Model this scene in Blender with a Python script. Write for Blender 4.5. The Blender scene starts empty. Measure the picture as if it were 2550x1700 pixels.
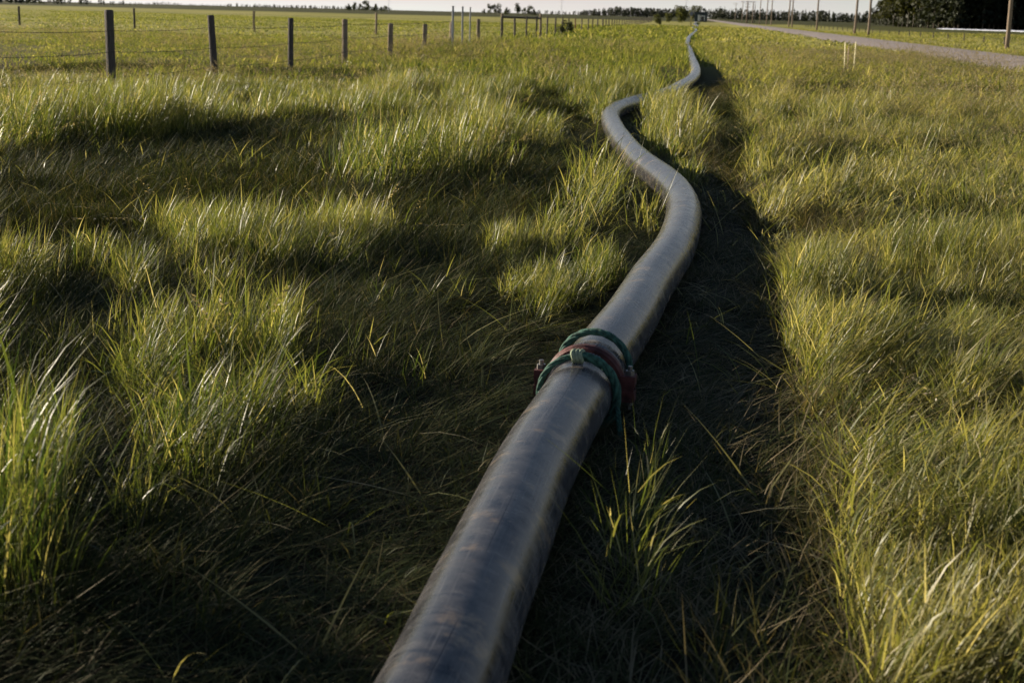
import bpy, math, random
import numpy as np
from mathutils import Matrix, Vector

rnd = random.Random(7)
rng = np.random.default_rng(11)
R = math.radians
sc = bpy.context.scene
COL = sc.collection

# ------------------------------------------------------------------ camera
F = 3541.0                      # focal length in photo pixels (2550 px wide)
PITCH, ROLL, YAW, CAMZ = R(13.0), R(1.4), R(6.6), 1.5
cam_data = bpy.data.cameras.new('camera')
cam_data.sensor_width = 36.0
cam_data.lens = 36.0 * F / 2550.0
cam_data.clip_start = 0.05
cam_data.clip_end = 12000
cam_data.dof.use_dof = True
cam_data.dof.focus_distance = 7.5
cam_data.dof.aperture_fstop = 5.6
cam = bpy.data.objects.new('camera', cam_data)
CM = Matrix.Rotation(YAW, 4, 'Z') @ Matrix.Rotation(math.pi / 2 - PITCH, 4, 'X') @ Matrix.Rotation(ROLL, 4, 'Z')
cam.matrix_world = Matrix.Translation((0, 0, CAMZ)) @ CM
COL.objects.link(cam)
sc.camera = cam

# ------------------------------------------------------------------ light
SUN_AZ, SUN_EL = R(-68), R(14.0)      # azimuth from +Y, negative is to the left
world = bpy.data.worlds.new('World')
sc.world = world
world.use_nodes = True
wn, wl = world.node_tree.nodes, world.node_tree.links
wn.clear()
sky = wn.new('ShaderNodeTexSky')
sky.sky_type = 'NISHITA'
sky.sun_disc = False
sky.sun_elevation = SUN_EL
sky.sun_rotation = SUN_AZ
sky.air_density, sky.dust_density, sky.ozone_density = 0.8, 0.0, 1.4
hsv = wn.new('ShaderNodeHueSaturation')
geo_w = wn.new('ShaderNodeTexCoord')
sep_w = wn.new('ShaderNodeSeparateXYZ')
wl.new(geo_w.outputs['Generated'], sep_w.inputs[0])
mr_w = wn.new('ShaderNodeMapRange')
mr_w.inputs[1].default_value, mr_w.inputs[2].default_value = 0.0, 0.45
mr_w.inputs[3].default_value, mr_w.inputs[4].default_value = 0.18, 1.0
wl.new(sep_w.outputs['Z'], mr_w.inputs[0])
wl.new(mr_w.outputs[0], hsv.inputs['Saturation'])
hsv.inputs['Value'].default_value = 0.90
bg = wn.new('ShaderNodeBackground')
bg.inputs['Strength'].default_value = 0.05
wo = wn.new('ShaderNodeOutputWorld')
wl.new(sky.outputs[0], hsv.inputs['Color'])
cl_m = wn.new('ShaderNodeMapping'); cl_m.inputs['Scale'].default_value = (2.2, 2.2, 16)
cl_n = wn.new('ShaderNodeTexNoise'); cl_n.inputs['Scale'].default_value = 3.0; cl_n.inputs['Detail'].default_value = 5
wl.new(geo_w.outputs['Generated'], cl_m.inputs[0]); wl.new(cl_m.outputs[0], cl_n.inputs['Vector'])
cl_r = wn.new('ShaderNodeMapRange'); cl_r.inputs[1].default_value, cl_r.inputs[2].default_value = .45, .70
cl_r.inputs[3].default_value, cl_r.inputs[4].default_value = 0.0, 1.0
wl.new(cl_n.outputs['Fac'], cl_r.inputs[0])
cl_x = wn.new('ShaderNodeMix'); cl_x.data_type = 'RGBA'; cl_x.blend_type = 'MULTIPLY'     # thin pinkish veils of cloud
cl_x.inputs[7].default_value = (1.0, 0.93, 0.95, 1)
wl.new(cl_r.outputs[0], cl_x.inputs[0]); wl.new(hsv.outputs[0], cl_x.inputs[6])
wl.new(cl_x.outputs[2], bg.inputs[0])
wl.new(bg.outputs[0], wo.inputs[0])

sun_d = bpy.data.lights.new('sun', 'SUN')
sun_d.energy = 5.0
sun_d.angle = R(0.55)
sun_d.color = (1.0, 0.865, 0.68)
sun = bpy.data.objects.new('sun', sun_d)
sv = Vector((math.sin(SUN_AZ) * math.cos(SUN_EL), math.cos(SUN_AZ) * math.cos(SUN_EL), math.sin(SUN_EL)))
sun.rotation_euler = sv.to_track_quat('Z', 'Y').to_euler()
sun.location = (-30, 20, 30)
COL.objects.link(sun)

sc.view_settings.view_transform = 'Standard'
sc.view_settings.look = 'None'
sc.view_settings.exposure = 1.22
sc.view_settings.gamma = 1.0
sc.view_settings.use_curve_mapping = False
sc.cycles.use_denoising = True
sc.cycles.max_bounces = 5
sc.cycles.use_adaptive_sampling = True
sc.cycles.adaptive_threshold = 0.02
sc.cycles.debug_use_spatial_splits = True
sc.cycles.diffuse_bounces = 1
sc.cycles.transmission_bounces = 4
sc.cycles.transparent_max_bounces = 4

# ------------------------------------------------------------------ pixel <-> place
C3 = np.array(CM.to_3x3())
def ray(px, py):
    d = C3 @ np.array([(px - 1275.0) / F, -(py - 850.0) / F, -1.0])
    return d
def gp(px, py, z=0.0):
    d = ray(px, py)
    t = (z - CAMZ) / d[2]
    return np.array([d[0] * t, d[1] * t, z])
def at_y(px, Y):
    """x coordinate of the vertical line seen at column px (near the horizon) at distance Y"""
    py = 32 + (px - 1275) * 0.0244
    d = ray(px, py)
    return d[0] / d[1] * Y
def z_at(px, py, Y):
    d = ray(px, py)
    return CAMZ + d[2] / d[1] * Y
def to_px(P):
    q = (P - np.array([0, 0, CAMZ])) @ C3
    zc = np.maximum(-q[:, 2], 1e-3)
    return 1275 + F * q[:, 0] / zc, 850 - F * q[:, 1] / zc

# ------------------------------------------------------------------ noise
_lat = np.random.default_rng(3).random((256, 256))
def vnoise(x, y, s, o=0):
    x = np.asarray(x) / s + 37.3 * o
    y = np.asarray(y) / s + 91.7 * o
    xi, yi = np.floor(x).astype(int), np.floor(y).astype(int)
    fx, fy = x - xi, y - yi
    fx, fy = fx * fx * (3 - 2 * fx), fy * fy * (3 - 2 * fy)
    a = _lat[xi % 256, yi % 256]; b = _lat[(xi + 1) % 256, yi % 256]
    c = _lat[xi % 256, (yi + 1) % 256]; d = _lat[(xi + 1) % 256, (yi + 1) % 256]
    return (a * (1 - fx) + b * fx) * (1 - fy) + (c * (1 - fx) + d * fx) * fy
def sstep(a, b, x):
    t = np.clip((np.asarray(x) - a) / (b - a), 0, 1)
    return t * t * (3 - 2 * t)

ROAD_L, ROAD_R, ROAD_Z = 9.4, 14.9, 0.16
def ground_z(x, y):
    x = np.asarray(x, float); y = np.asarray(y, float)
    z = 0.05 * (vnoise(x, y, 2.3) - .5) + 0.08 * (vnoise(x, y, 9, 1) - .5)
    near = np.exp(-((x + .2) / 1.1) ** 2)
    z = z * (1 - near)
    z = z + ROAD_Z * sstep(ROAD_L - 2.2, ROAD_L - .2, x) * (1 - sstep(ROAD_R + .2, ROAD_R + 2.2, x))
    onroad = sstep(ROAD_L - 1.0, ROAD_L - .3, x) * (1 - sstep(ROAD_R + .3, ROAD_R + 1.0, x))
    z = z * (1 - onroad) + onroad * ROAD_Z
    z = z - 0.25 * sstep(ROAD_R + 1, ROAD_R + 5, x) * (1 - sstep(24, 34, x))
    far = sstep(60, 200, y)
    z = z + far * 0.25 * (vnoise(x, y, 60, 2) - .5) * (1 - onroad)
    return z

# ------------------------------------------------------------------ materials
def new_mat(name):
    m = bpy.data.materials.new(name)
    m.use_nodes = True
    nt = m.node_tree
    b = nt.nodes['Principled BSDF']
    return m, nt, b
def simple_mat(name, col, rough=0.7, var=0.25, scale=8.0, bump=0.0, spec=0.3, metal=0.0, stretch=(1, 1, 1)):
    m, nt, b = new_mat(name)
    n, l = nt.nodes, nt.links
    tc = n.new('ShaderNodeTexCoord'); mp = n.new('ShaderNodeMapping')
    mp.inputs['Scale'].default_value = stretch
    l.new(tc.outputs['Object'], mp.inputs[0])
    no = n.new('ShaderNodeTexNoise'); no.inputs['Scale'].default_value = scale; no.inputs['Detail'].default_value = 6
    l.new(mp.outputs[0], no.inputs['Vector'])
    cr = n.new('ShaderNodeValToRGB')
    lo = [c * (1 - var) for c in col]; hi = [min(1, c * (1 + var)) for c in col]
    cr.color_ramp.elements[0].position = .3; cr.color_ramp.elements[0].color = (*lo, 1)
    cr.color_ramp.elements[1].position = .7; cr.color_ramp.elements[1].color = (*hi, 1)
    l.new(no.outputs['Fac'], cr.inputs[0])
    l.new(cr.outputs[0], b.inputs['Base Color'])
    b.inputs['Roughness'].default_value = rough
    b.inputs['Metallic'].default_value = metal
    b.inputs['Specular IOR Level'].default_value = spec
    if bump:
        bp = n.new('ShaderNodeBump'); bp.inputs['Strength'].default_value = bump; bp.inputs['Distance'].default_value = .01
        l.new(no.outputs['Fac'], bp.inputs['Height']); l.new(bp.outputs[0], b.inputs['Normal'])
    return m

def blade_mat(name, ramp, trans=0.45, tint=0.25, rough=0.40, spec=0.26):
    m, nt, b = new_mat(name)
    n, l = nt.nodes, nt.links
    a = n.new('ShaderNodeAttribute'); a.attribute_name = 'bc'
    t = n.new('ShaderNodeAttribute'); t.attribute_type = 'INSTANCER'; t.attribute_name = 'tint'
    mul = n.new('ShaderNodeMath'); mul.operation = 'MULTIPLY_ADD'
    mul.inputs[1].default_value = tint
    l.new(t.outputs['Fac'], mul.inputs[0]); l.new(a.outputs['Fac'], mul.inputs[2])
    cr = n.new('ShaderNodeValToRGB')
    el = cr.color_ramp.elements
    while len(el) < len(ramp): el.new(0.5)
    for e, (p, c) in zip(el, ramp):
        e.position = p; e.color = (*c, 1)
    l.new(mul.outputs[0], cr.inputs[0])
    l.new(cr.outputs[0], b.inputs['Base Color'])
    b.inputs['Roughness'].default_value = rough
    b.inputs['Specular IOR Level'].default_value = spec
    tr = n.new('ShaderNodeBsdfTranslucent')
    g = n.new('ShaderNodeMix'); g.data_type = 'RGBA'; g.blend_type = 'MULTIPLY'; g.inputs[0].default_value = 1
    l.new(cr.outputs[0], g.inputs[6]); g.inputs[7].default_value = (1.85, 1.75, 0.8, 1)
    l.new(g.outputs[2], tr.inputs[0])
    mx = n.new('ShaderNodeMixShader'); mx.inputs[0].default_value = trans
    l.new(b.outputs[0], mx.inputs[1]); l.new(tr.outputs[0], mx.inputs[2])
    l.new(mx.outputs[0], n['Material Output'].inputs[0])
    return m

GREEN = [(0.0, (.034, .058, .015)), (.35, (.112, .132, .036)), (.65, (.196, .192, .070)), (.83, (.28, .26, .125)), (1.0, (.42, .37, .24))]
M_grass = blade_mat('grass_blade', GREEN)
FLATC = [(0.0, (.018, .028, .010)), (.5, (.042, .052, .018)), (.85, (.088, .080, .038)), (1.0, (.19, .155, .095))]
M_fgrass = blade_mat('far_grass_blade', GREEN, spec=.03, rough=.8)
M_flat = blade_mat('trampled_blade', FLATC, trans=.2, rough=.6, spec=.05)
SEEDC = [(0.0, (.15, .125, .08)), (.5, (.23, .19, .13)), (1.0, (.32, .27, .20))]
M_seed = blade_mat('seed_stem', SEEDC, trans=.35)

# ------------------------------------------------------------------ mesh helpers
def mesh_np(name, v, faces_flat, loop_tot, mat=None, smooth=False):
    me = bpy.data.meshes.new(name)
    v = np.asarray(v, np.float32); ff = np.asarray(faces_flat, np.int32); lt = np.asarray(loop_tot, np.int32)
    me.vertices.add(len(v)); me.vertices.foreach_set('co', v.ravel())
    me.loops.add(len(ff)); me.loops.foreach_set('vertex_index', ff)
    me.polygons.add(len(lt))
    me.polygons.foreach_set('loop_start', np.concatenate([[0], np.cumsum(lt)[:-1]]).astype(np.int32))
    me.polygons.foreach_set('loop_total', lt)
    if smooth: me.polygons.foreach_set('use_smooth', np.ones(len(lt), bool))
    me.update(calc_edges=True)
    if mat: me.materials.append(mat)
    return me
class MB:
    def __init__(s): s.v = []; s.f = []
    def add(s, v, f):
        o = len(s.v); s.v += [tuple(p) for p in v]; s.f += [tuple(i + o for i in q) for q in f]
    def box(s, c, d, rot=None, taper=1.0):
        x, y, z = (q / 2 for q in d)
        P = [(-x, -y, -z), (x, -y, -z), (x, y, -z), (-x, y, -z), (-x * taper, -y * taper, z), (x * taper, -y * taper, z), (x * taper, y * taper, z), (-x * taper, y * taper, z)]
        if rot is not None: P = [tuple(rot @ Vector(p)) for p in P]
        s.add([(p[0] + c[0], p[1] + c[1], p[2] + c[2]) for p in P], [(0, 3, 2, 1), (4, 5, 6, 7), (0, 1, 5, 4), (1, 2, 6, 5), (2, 3, 7, 6), (3, 0, 4, 7)])
    def tube(s, pts, rad, n=8, cap=True):
        pts = [Vector(p) for p in pts]
        if not hasattr(rad, '__len__'): rad = [rad] * len(pts)
        rings = []
        up = Vector((0, 0, 1)); prev = None
        for i, p in enumerate(pts):
            t = (pts[min(i + 1, len(pts) - 1)] - pts[max(i - 1, 0)]).normalized()
            if prev is None:
                a = t.orthogonal().normalized()
            else:
                a = (prev - t * prev.dot(t)).normalized()
            prev = a; b = t.cross(a)
            rings.append([p + (a * math.cos(2 * math.pi * k / n) + b * math.sin(2 * math.pi * k / n)) * rad[i] for k in range(n)])
        V = [tuple(q) for r_ in rings for q in r_]
        Fc = []
        for i in range(len(pts) - 1):
            for k in range(n):
                Fc.append((i * n + k, i * n + (k + 1) % n, (i + 1) * n + (k + 1) % n, (i + 1) * n + k))
        if cap:
            Fc.append(tuple(range(n))[::-1]); Fc.append(tuple((len(pts) - 1) * n + k for k in range(n)))
        s.add(V, Fc)
    def mesh(s, name, mat, smooth=False):
        me = bpy.data.meshes.new(name)
        me.from_pydata(s.v, [], s.f); me.update()
        if smooth: me.polygons.foreach_set('use_smooth', [True] * len(me.polygons))
        if mat: me.materials.append(mat)
        return me
    def obj(s, name, mat, parent=None, smooth=False, loc=None):
        return link(name, s.mesh(name, mat, smooth), parent, loc)
def link(name, data, parent=None, loc=None):
    o = bpy.data.objects.new(name, data); COL.objects.link(o)
    if parent is not None: o.parent = parent
    if loc is not None: o.location = loc
    return o
def tag(o, label=None, cat=None, group=None, kind=None):
    if label: o['label'] = label
    if cat: o['category'] = cat
    if group: o['group'] = group
    if kind: o['kind'] = kind
    return o
def thing(name, label, cat, loc=(0, 0, 0), rz=0, group=None):
    o = link(name, None, loc=loc); o.rotation_euler = (0, 0, rz); o.empty_display_size = .2
    return tag(o, label, cat, group)

# ------------------------------------------------------------------ the ground
def ground_material():
    m, nt, b = new_mat('ground_soil_and_field')
    n, l = nt.nodes, nt.links
    geo = n.new('ShaderNodeNewGeometry')
    sep = n.new('ShaderNodeSeparateXYZ'); l.new(geo.outputs['Position'], sep.inputs[0])
    def noise(scale, detail=5, stretch=None):
        q = n.new('ShaderNodeTexNoise'); q.inputs['Scale'].default_value = scale; q.inputs['Detail'].default_value = detail
        if stretch:
            mp = n.new('ShaderNodeMapping'); mp.inputs['Scale'].default_value = stretch
            l.new(geo.outputs['Position'], mp.inputs[0]); l.new(mp.outputs[0], q.inputs['Vector'])
        else: l.new(geo.outputs['Position'], q.inputs['Vector'])
        return q.outputs['Fac']
    def ramp(fac, stops):
        cr = n.new('ShaderNodeValToRGB'); el = cr.color_ramp.elements
        while len(el) < len(stops): el.new(.5)
        for e, (p, c) in zip(el, stops): e.position = p; e.color = (*c, 1)
        l.new(fac, cr.inputs[0]); return cr.outputs[0]
    def maprange(val, a, b_):
        mr = n.new('ShaderNodeMapRange'); mr.inputs[1].default_value = a; mr.inputs[2].default_value = b_
        l.new(val, mr.inputs[0]); return mr.outputs[0]
    def mix(f, a, b_):
        mx = n.new('ShaderNodeMix'); mx.data_type = 'RGBA'
        l.new(f, mx.inputs[0]); l.new(a, mx.inputs[6]); l.new(b_, mx.inputs[7]); return mx.outputs[2]
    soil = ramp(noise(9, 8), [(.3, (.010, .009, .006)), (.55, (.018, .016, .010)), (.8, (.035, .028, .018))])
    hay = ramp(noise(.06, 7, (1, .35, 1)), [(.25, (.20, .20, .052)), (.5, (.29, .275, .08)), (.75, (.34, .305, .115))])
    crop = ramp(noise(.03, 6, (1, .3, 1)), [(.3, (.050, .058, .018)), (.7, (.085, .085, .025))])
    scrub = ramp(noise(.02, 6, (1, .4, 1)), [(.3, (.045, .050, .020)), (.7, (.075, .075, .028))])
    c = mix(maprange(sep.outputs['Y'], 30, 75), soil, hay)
    c = mix(maprange(sep.outputs['X'], 28, 36), c, crop)
    inv = n.new('ShaderNodeMath'); inv.operation = 'MULTIPLY'; inv.inputs[1].default_value = 1
    l.new(maprange(sep.outputs['Y'], 420, 520), inv.inputs[0])
    c = mix(inv.outputs[0], c, scrub)
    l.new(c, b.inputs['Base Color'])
    b.inputs['Roughness'].default_value = .95
    b.inputs['Specular IOR Level'].default_value = .05
    bp = n.new('ShaderNodeBump'); bp.inputs['Strength'].default_value = .7; bp.inputs['Distance'].default_value = .03
    l.new(noise(14, 8), bp.inputs['Height']); l.new(bp.outputs[0], b.inputs['Normal'])
    return m
def build_ground():
    u = np.linspace(-1, 1, 240)
    xs = 16 * np.sinh(u * 6.3) / np.sinh(1) * .5
    xs = xs / xs.max() * 4500
    w = np.linspace(0, 1, 300)
    ys = -14 + 7000 * (np.exp(w * 7.2) - 1) / (np.exp(7.2) - 1)
    X, Y = np.meshgrid(xs, ys)
    Z = ground_z(X, Y)
    v = np.stack([X, Y, Z], -1).reshape(-1, 3)
    nx, ny = len(xs), len(ys)
    i = np.arange(nx - 1)[None, :] + np.arange(ny - 1)[:, None] * nx
    f = np.stack([i, i + 1, i + nx + 1, i + nx], -1).reshape(-1)
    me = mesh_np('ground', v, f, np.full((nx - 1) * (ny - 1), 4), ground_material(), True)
    tag(link('ground', me), kind='structure')
build_ground()

def build_road():
    m, nt, b = new_mat('gravel')
    n, l = nt.nodes, nt.links
    geo = n.new('ShaderNodeNewGeometry')
    a = n.new('ShaderNodeTexNoise'); a.inputs['Scale'].default_value = 30; a.inputs['Detail'].default_value = 8
    c = n.new('ShaderNodeTexNoise'); c.inputs['Scale'].default_value = .5; c.inputs['Detail'].default_value = 4
    l.new(geo.outputs['Position'], a.inputs['Vector']); l.new(geo.outputs['Position'], c.inputs['Vector'])
    ad = n.new('ShaderNodeMath'); ad.operation = 'MULTIPLY_ADD'; ad.inputs[1].default_value = .5
    l.new(a.outputs['Fac'], ad.inputs[0]); 
    ml = n.new('ShaderNodeMath'); ml.operation = 'MULTIPLY'; ml.inputs[1].default_value = .5
    l.new(c.outputs['Fac'], ml.inputs[0]); l.new(ml.outputs[0], ad.inputs[2])
    cr = n.new('ShaderNodeValToRGB')
    cr.color_ramp.elements[0].position = .35; cr.color_ramp.elements[0].color = (.21, .172, .155, 1)
    cr.color_ramp.elements[1].position = .65; cr.color_ramp.elements[1].color = (.33, .275, .25, 1)
    l.new(ad.outputs[0], cr.inputs[0]); l.new(cr.outputs[0], b.inputs['Base Color'])
    b.inputs['Roughness'].default_value = .95
    bp = n.new('ShaderNodeBump'); bp.inputs['Strength'].default_value = .8; bp.inputs['Distance'].default_value = .03
    l.new(a.outputs['Fac'], bp.inputs['Height']); l.new(bp.outputs[0], b.inputs['Normal'])
    ys = np.concatenate([np.linspace(-12, 120, 120), np.linspace(122, 2600, 160)])
    prof = [(0, -.012), (.35, .006), (1.2, .05), (2.75, .10), (4.3, .05), (5.15, .006), (5.5, -.012)]
    v, f = [], []
    for y in ys:
        wob = .25 * (vnoise(0, y, 14, 5) - .5); bend = -.00000 * y
        for k, (px, pz) in enumerate(prof):
            e = wob if k in (0, 1) else (-.8 * wob if k in (5, 6) else 0)
            v.append((ROAD_L + px + e + bend, y, ROAD_Z + pz + .004))
    m_ = len(prof)
    for j in range(len(ys) - 1):
        for k in range(m_ - 1):
            f += [j * m_ + k, j * m_ + k + 1, (j + 1) * m_ + k + 1, (j + 1) * m_ + k]
    me = mesh_np('gravel_road', v, f, np.full((len(ys) - 1) * (m_ - 1), 4), m, True)
    tag(link('gravel_road', me), kind='structure')
build_road()

# ------------------------------------------------------------------ the pipe
PR = 0.128
PIPE_PX = [(1020, 1860), (1099, 1700), (1178, 1504), (1246, 1353), (1335, 1152), (1425, 1000), (1498, 886), (1572, 783), (1620, 701), (1676, 621),
           (1700, 554), (1701, 508), (1677, 466), (1640, 434), (1600, 405), (1558, 362), (1540, 338), (1524, 308), (1520, 288), (1532, 275), (1562, 262),
           (1610, 248), (1660, 235), (1689, 219), (1718, 202), (1731, 187), (1732, 171), (1727, 156), (1721, 139), (1716, 121), (1710, 112), (1712, 104), (1715, 95), (1722, 87), (1731, 81), (1733, 76)]
ctrl = np.array([gp(x, y, PR) for x, y in PIPE_PX])
d0 = ctrl[0] - ctrl[2]
ctrl = np.vstack([ctrl[0] + d0 / np.linalg.norm(d0) * 3.0, ctrl])
far_pts = np.array([[at_y(1733, Y) + .4 * math.sin(Y / 17), Y, PR] for Y in (190, 240, 300, 360, 410)])
ctrl = np.vstack([ctrl, far_pts])
def catmull(P, step0=.04):
    out = []
    Q = np.vstack([2 * P[0] - P[1], P, 2 * P[-1] - P[-2]])
    for i in range(1, len(Q) - 2):
        p0, p1, p2, p3 = Q[i - 1], Q[i], Q[i + 1], Q[i + 2]
        L = np.linalg.norm(p2 - p1)
        al = .5
        t0 = 0; t1 = t0 + np.linalg.norm(p1 - p0) ** al; t2 = t1 + L ** al; t3 = t2 + np.linalg.norm(p3 - p2) ** al
        nseg = max(3, int(L / max(step0, .012 * p1[1])))
        for t in np.linspace(t1, t2, nseg, endpoint=False):
            A1 = (t1 - t) / (t1 - t0) * p0 + (t - t0) / (t1 - t0) * p1
            A2 = (t2 - t) / (t2 - t1) * p1 + (t - t1) / (t2 - t1) * p2
            A3 = (t3 - t) / (t3 - t2) * p2 + (t - t2) / (t3 - t2) * p3
            B1 = (t2 - t) / (t2 - t0) * A1 + (t - t0) / (t2 - t0) * A2
            B2 = (t3 - t) / (t3 - t1) * A2 + (t - t1) / (t3 - t1) * A3
            out.append((t2 - t) / (t2 - t1) * B1 + (t - t1) / (t2 - t1) * B2)
    out.append(P[-1])
    return np.array(out)
path = catmull(ctrl)
# light smoothing along the path
for _ in range(6):
    path[1:-1] = .25 * path[:-2] + .5 * path[1:-1] + .25 * path[2:]
path[:, 2] = PR - .012 + np.maximum(0, ground_z(path[:, 0], path[:, 1])) * sstep(40, 90, path[:, 1])
arc = np.concatenate([[0], np.cumsum(np.linalg.norm(np.diff(path, axis=0), axis=1))])
def path_at(s):
    p = np.array([np.interp(s, arc, path[:, k]) for k in range(3)])
    q = np.array([np.interp(s + .06, arc, path[:, k]) for k in range(3)]) - np.array([np.interp(s - .06, arc, path[:, k]) for k in range(3)])
    return Vector(p), Vector(q).normalized()
def arc_of(px, py, z):
    g = gp(px, py, z)
    i = np.argmin(np.abs(path[:, 1] - g[1])); return arc[i]
S_NEAR = arc_of(1462, 884, .27); S_RED = arc_of(1474, 852, .28); S_FAR = arc_of(1491, 820, .275)

def pipe_material():
    m, nt, b = new_mat('black_poly_pipe')
    n, l = nt.nodes, nt.links
    uv = n.new('ShaderNodeUVMap'); uv.uv_map = 'UVMap'
    def noise(scale, stretch, detail=6, rough=.6):
        mp = n.new('ShaderNodeMapping'); mp.inputs['Scale'].default_value = stretch
        l.new(uv.outputs[0], mp.inputs[0])
        q = n.new('ShaderNodeTexNoise'); q.inputs['Scale'].default_value = scale; q.inputs['Detail'].default_value = detail; q.inputs['Roughness'].default_value = rough
        l.new(mp.outputs[0], q.inputs['Vector']); return q.outputs['Fac']
    def ramp(f, a, b_):
        mr = n.new('ShaderNodeMapRange'); mr.inputs[1].default_value = a; mr.inputs[2].default_value = b_; l.new(f, mr.inputs[0]); return mr.outputs[0]
    def mixc(f, a, b_):
        mx = n.new('ShaderNodeMix'); mx.data_type = 'RGBA'; l.new(f, mx.inputs[0])
        for s_, q in ((6, a), (7, b_)):
            if isinstance(q, tuple): mx.inputs[s_].default_value = (*q, 1)
            else: l.new(q, mx.inputs[s_])
        return mx.outputs[2]
    MET = (.8, 1, 1)                                             # uv in metres
    dust = ramp(noise(11, MET, 9, .68), .34, .70)
    c = mixc(dust, (.024, .027, .036), (.165, .154, .148))
    bands = ramp(noise(22, (.16, 3.2, 1), 6, .75), .60, .72)          # wear bands round the pipe
    c = mixc(bands, c, (.18, .165, .152))
    streak = ramp(noise(5.0, (26, .35, 1), 4), .56, .66)         # long scuffs running along the pipe
    c = mixc(streak, c, (.16, .152, .148))
    mud = ramp(noise(4.2, MET, 10, .72), .555, .625)
    c = mixc(mud, c, (.27, .205, .145))
    scratch = ramp(noise(34.0, (1.6, .5, 1), 3), .69, .72)
    c = mixc(scratch, c, (.014, .015, .02))
    # the moulded line along the pipe
    sp = n.new('ShaderNodeSeparateXYZ'); l.new(uv.outputs[0], sp.inputs[0])
    su = n.new('ShaderNodeMath'); su.operation = 'SUBTRACT'; su.inputs[1].default_value = .225; l.new(sp.outputs['X'], su.inputs[0])
    ab = n.new('ShaderNodeMath'); ab.operation = 'ABSOLUTE'; l.new(su.outputs[0], ab.inputs[0])
    ln = ramp(ab.outputs[0], .0024, .0012)
    br = ramp(noise(1.2, (.01, 1, 1), 2), .45, .55)
    lm = n.new('ShaderNodeMath'); lm.operation = 'MULTIPLY'; l.new(ln, lm.inputs[0]); l.new(br, lm.inputs[1])
    c = mixc(lm.outputs[0], c, (.02, .021, .026))
    l.new(c, b.inputs['Base Color'])
    rr = n.new('ShaderNodeMapRange'); rr.inputs[3].default_value = .17; rr.inputs[4].default_value = .32
    l.new(dust, rr.inputs[0]); l.new(rr.outputs[0], b.inputs['Roughness'])
    b.inputs['IOR'].default_value = 1.32
    b.inputs['Specular IOR Level'].default_value = .5
    b.inputs['Diffuse Roughness'].default_value = 1.0
    b.inputs['Sheen Weight'].default_value = .0
    b.inputs['Sheen Roughness'].default_value = .5
    b.inputs['Sheen Tint'].default_value = (1, .9, .78, 1)
    bp = n.new('ShaderNodeBump'); bp.inputs['Strength'].default_value = .18; bp.inputs['Distance'].default_value = .003
    l.new(noise(16, MET, 7), bp.inputs['Height']); l.new(bp.outputs[0], b.inputs['Normal'])
    return m
M_pipe = pipe_material()
def sweep_pipe(name, s0, s1, n=56):
    ss = [s0]
    while ss[-1] < s1 - 1e-4:
        y = float(np.interp(ss[-1], arc, path[:, 1]))
        ss.append(min(s1, ss[-1] + max(.05, .010 * y)))
    v = []; uvu = []
    for s in ss:
        p, t = path_at(s)
        side = t.cross(Vector((0, 0, 1))).normalized(); up = side.cross(t)
        wr = PR * (1 + .006 * math.sin(s * 3.1) + .004 * math.sin(s * 7.7 + 1))
        for k in range(n):
            a = 2 * math.pi * k / n
            v.append(p + (side * math.cos(a) + up * math.sin(a)) * wr)
    f, uvs = [], []
    for j in range(len(ss) - 1):
        for k in range(n):
            k2 = (k + 1) % n
            f += [j * n + k, j * n + k2, (j + 1) * n + k2, (j + 1) * n + k]
            ua, ub = k / n, (k + 1) / n
            uvs += [(ua, ss[j]), (ub, ss[j]), (ub, ss[j + 1]), (ua, ss[j + 1])]
    tot = [4] * ((len(ss) - 1) * n)
    f += list(range(n)); tot.append(n); uvs += [(.5, ss[0])] * n
    f += [(len(ss) - 1) * n + k for k in range(n)][::-1]; tot.append(n); uvs += [(.5, ss[-1])] * n
    me = mesh_np(name, v, f, tot, M_pipe, True)
    ul = me.uv_layers.new(name='UVMap')
    ul.data.foreach_set('uv', np.array(uvs, np.float32).ravel())
    return link(name, me)
tag(sweep_pipe('water_pipe', 0.0, S_RED - .004), 'thick black plastic pipe section in the near foreground, up to the red clamp', 'pipe', 'pipe sections')
tag(sweep_pipe('water_pipe', S_RED + .004, arc[-1]), 'long grey plastic pipe snaking away through grass beyond the red clamp', 'pipe', 'pipe sections')

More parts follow.
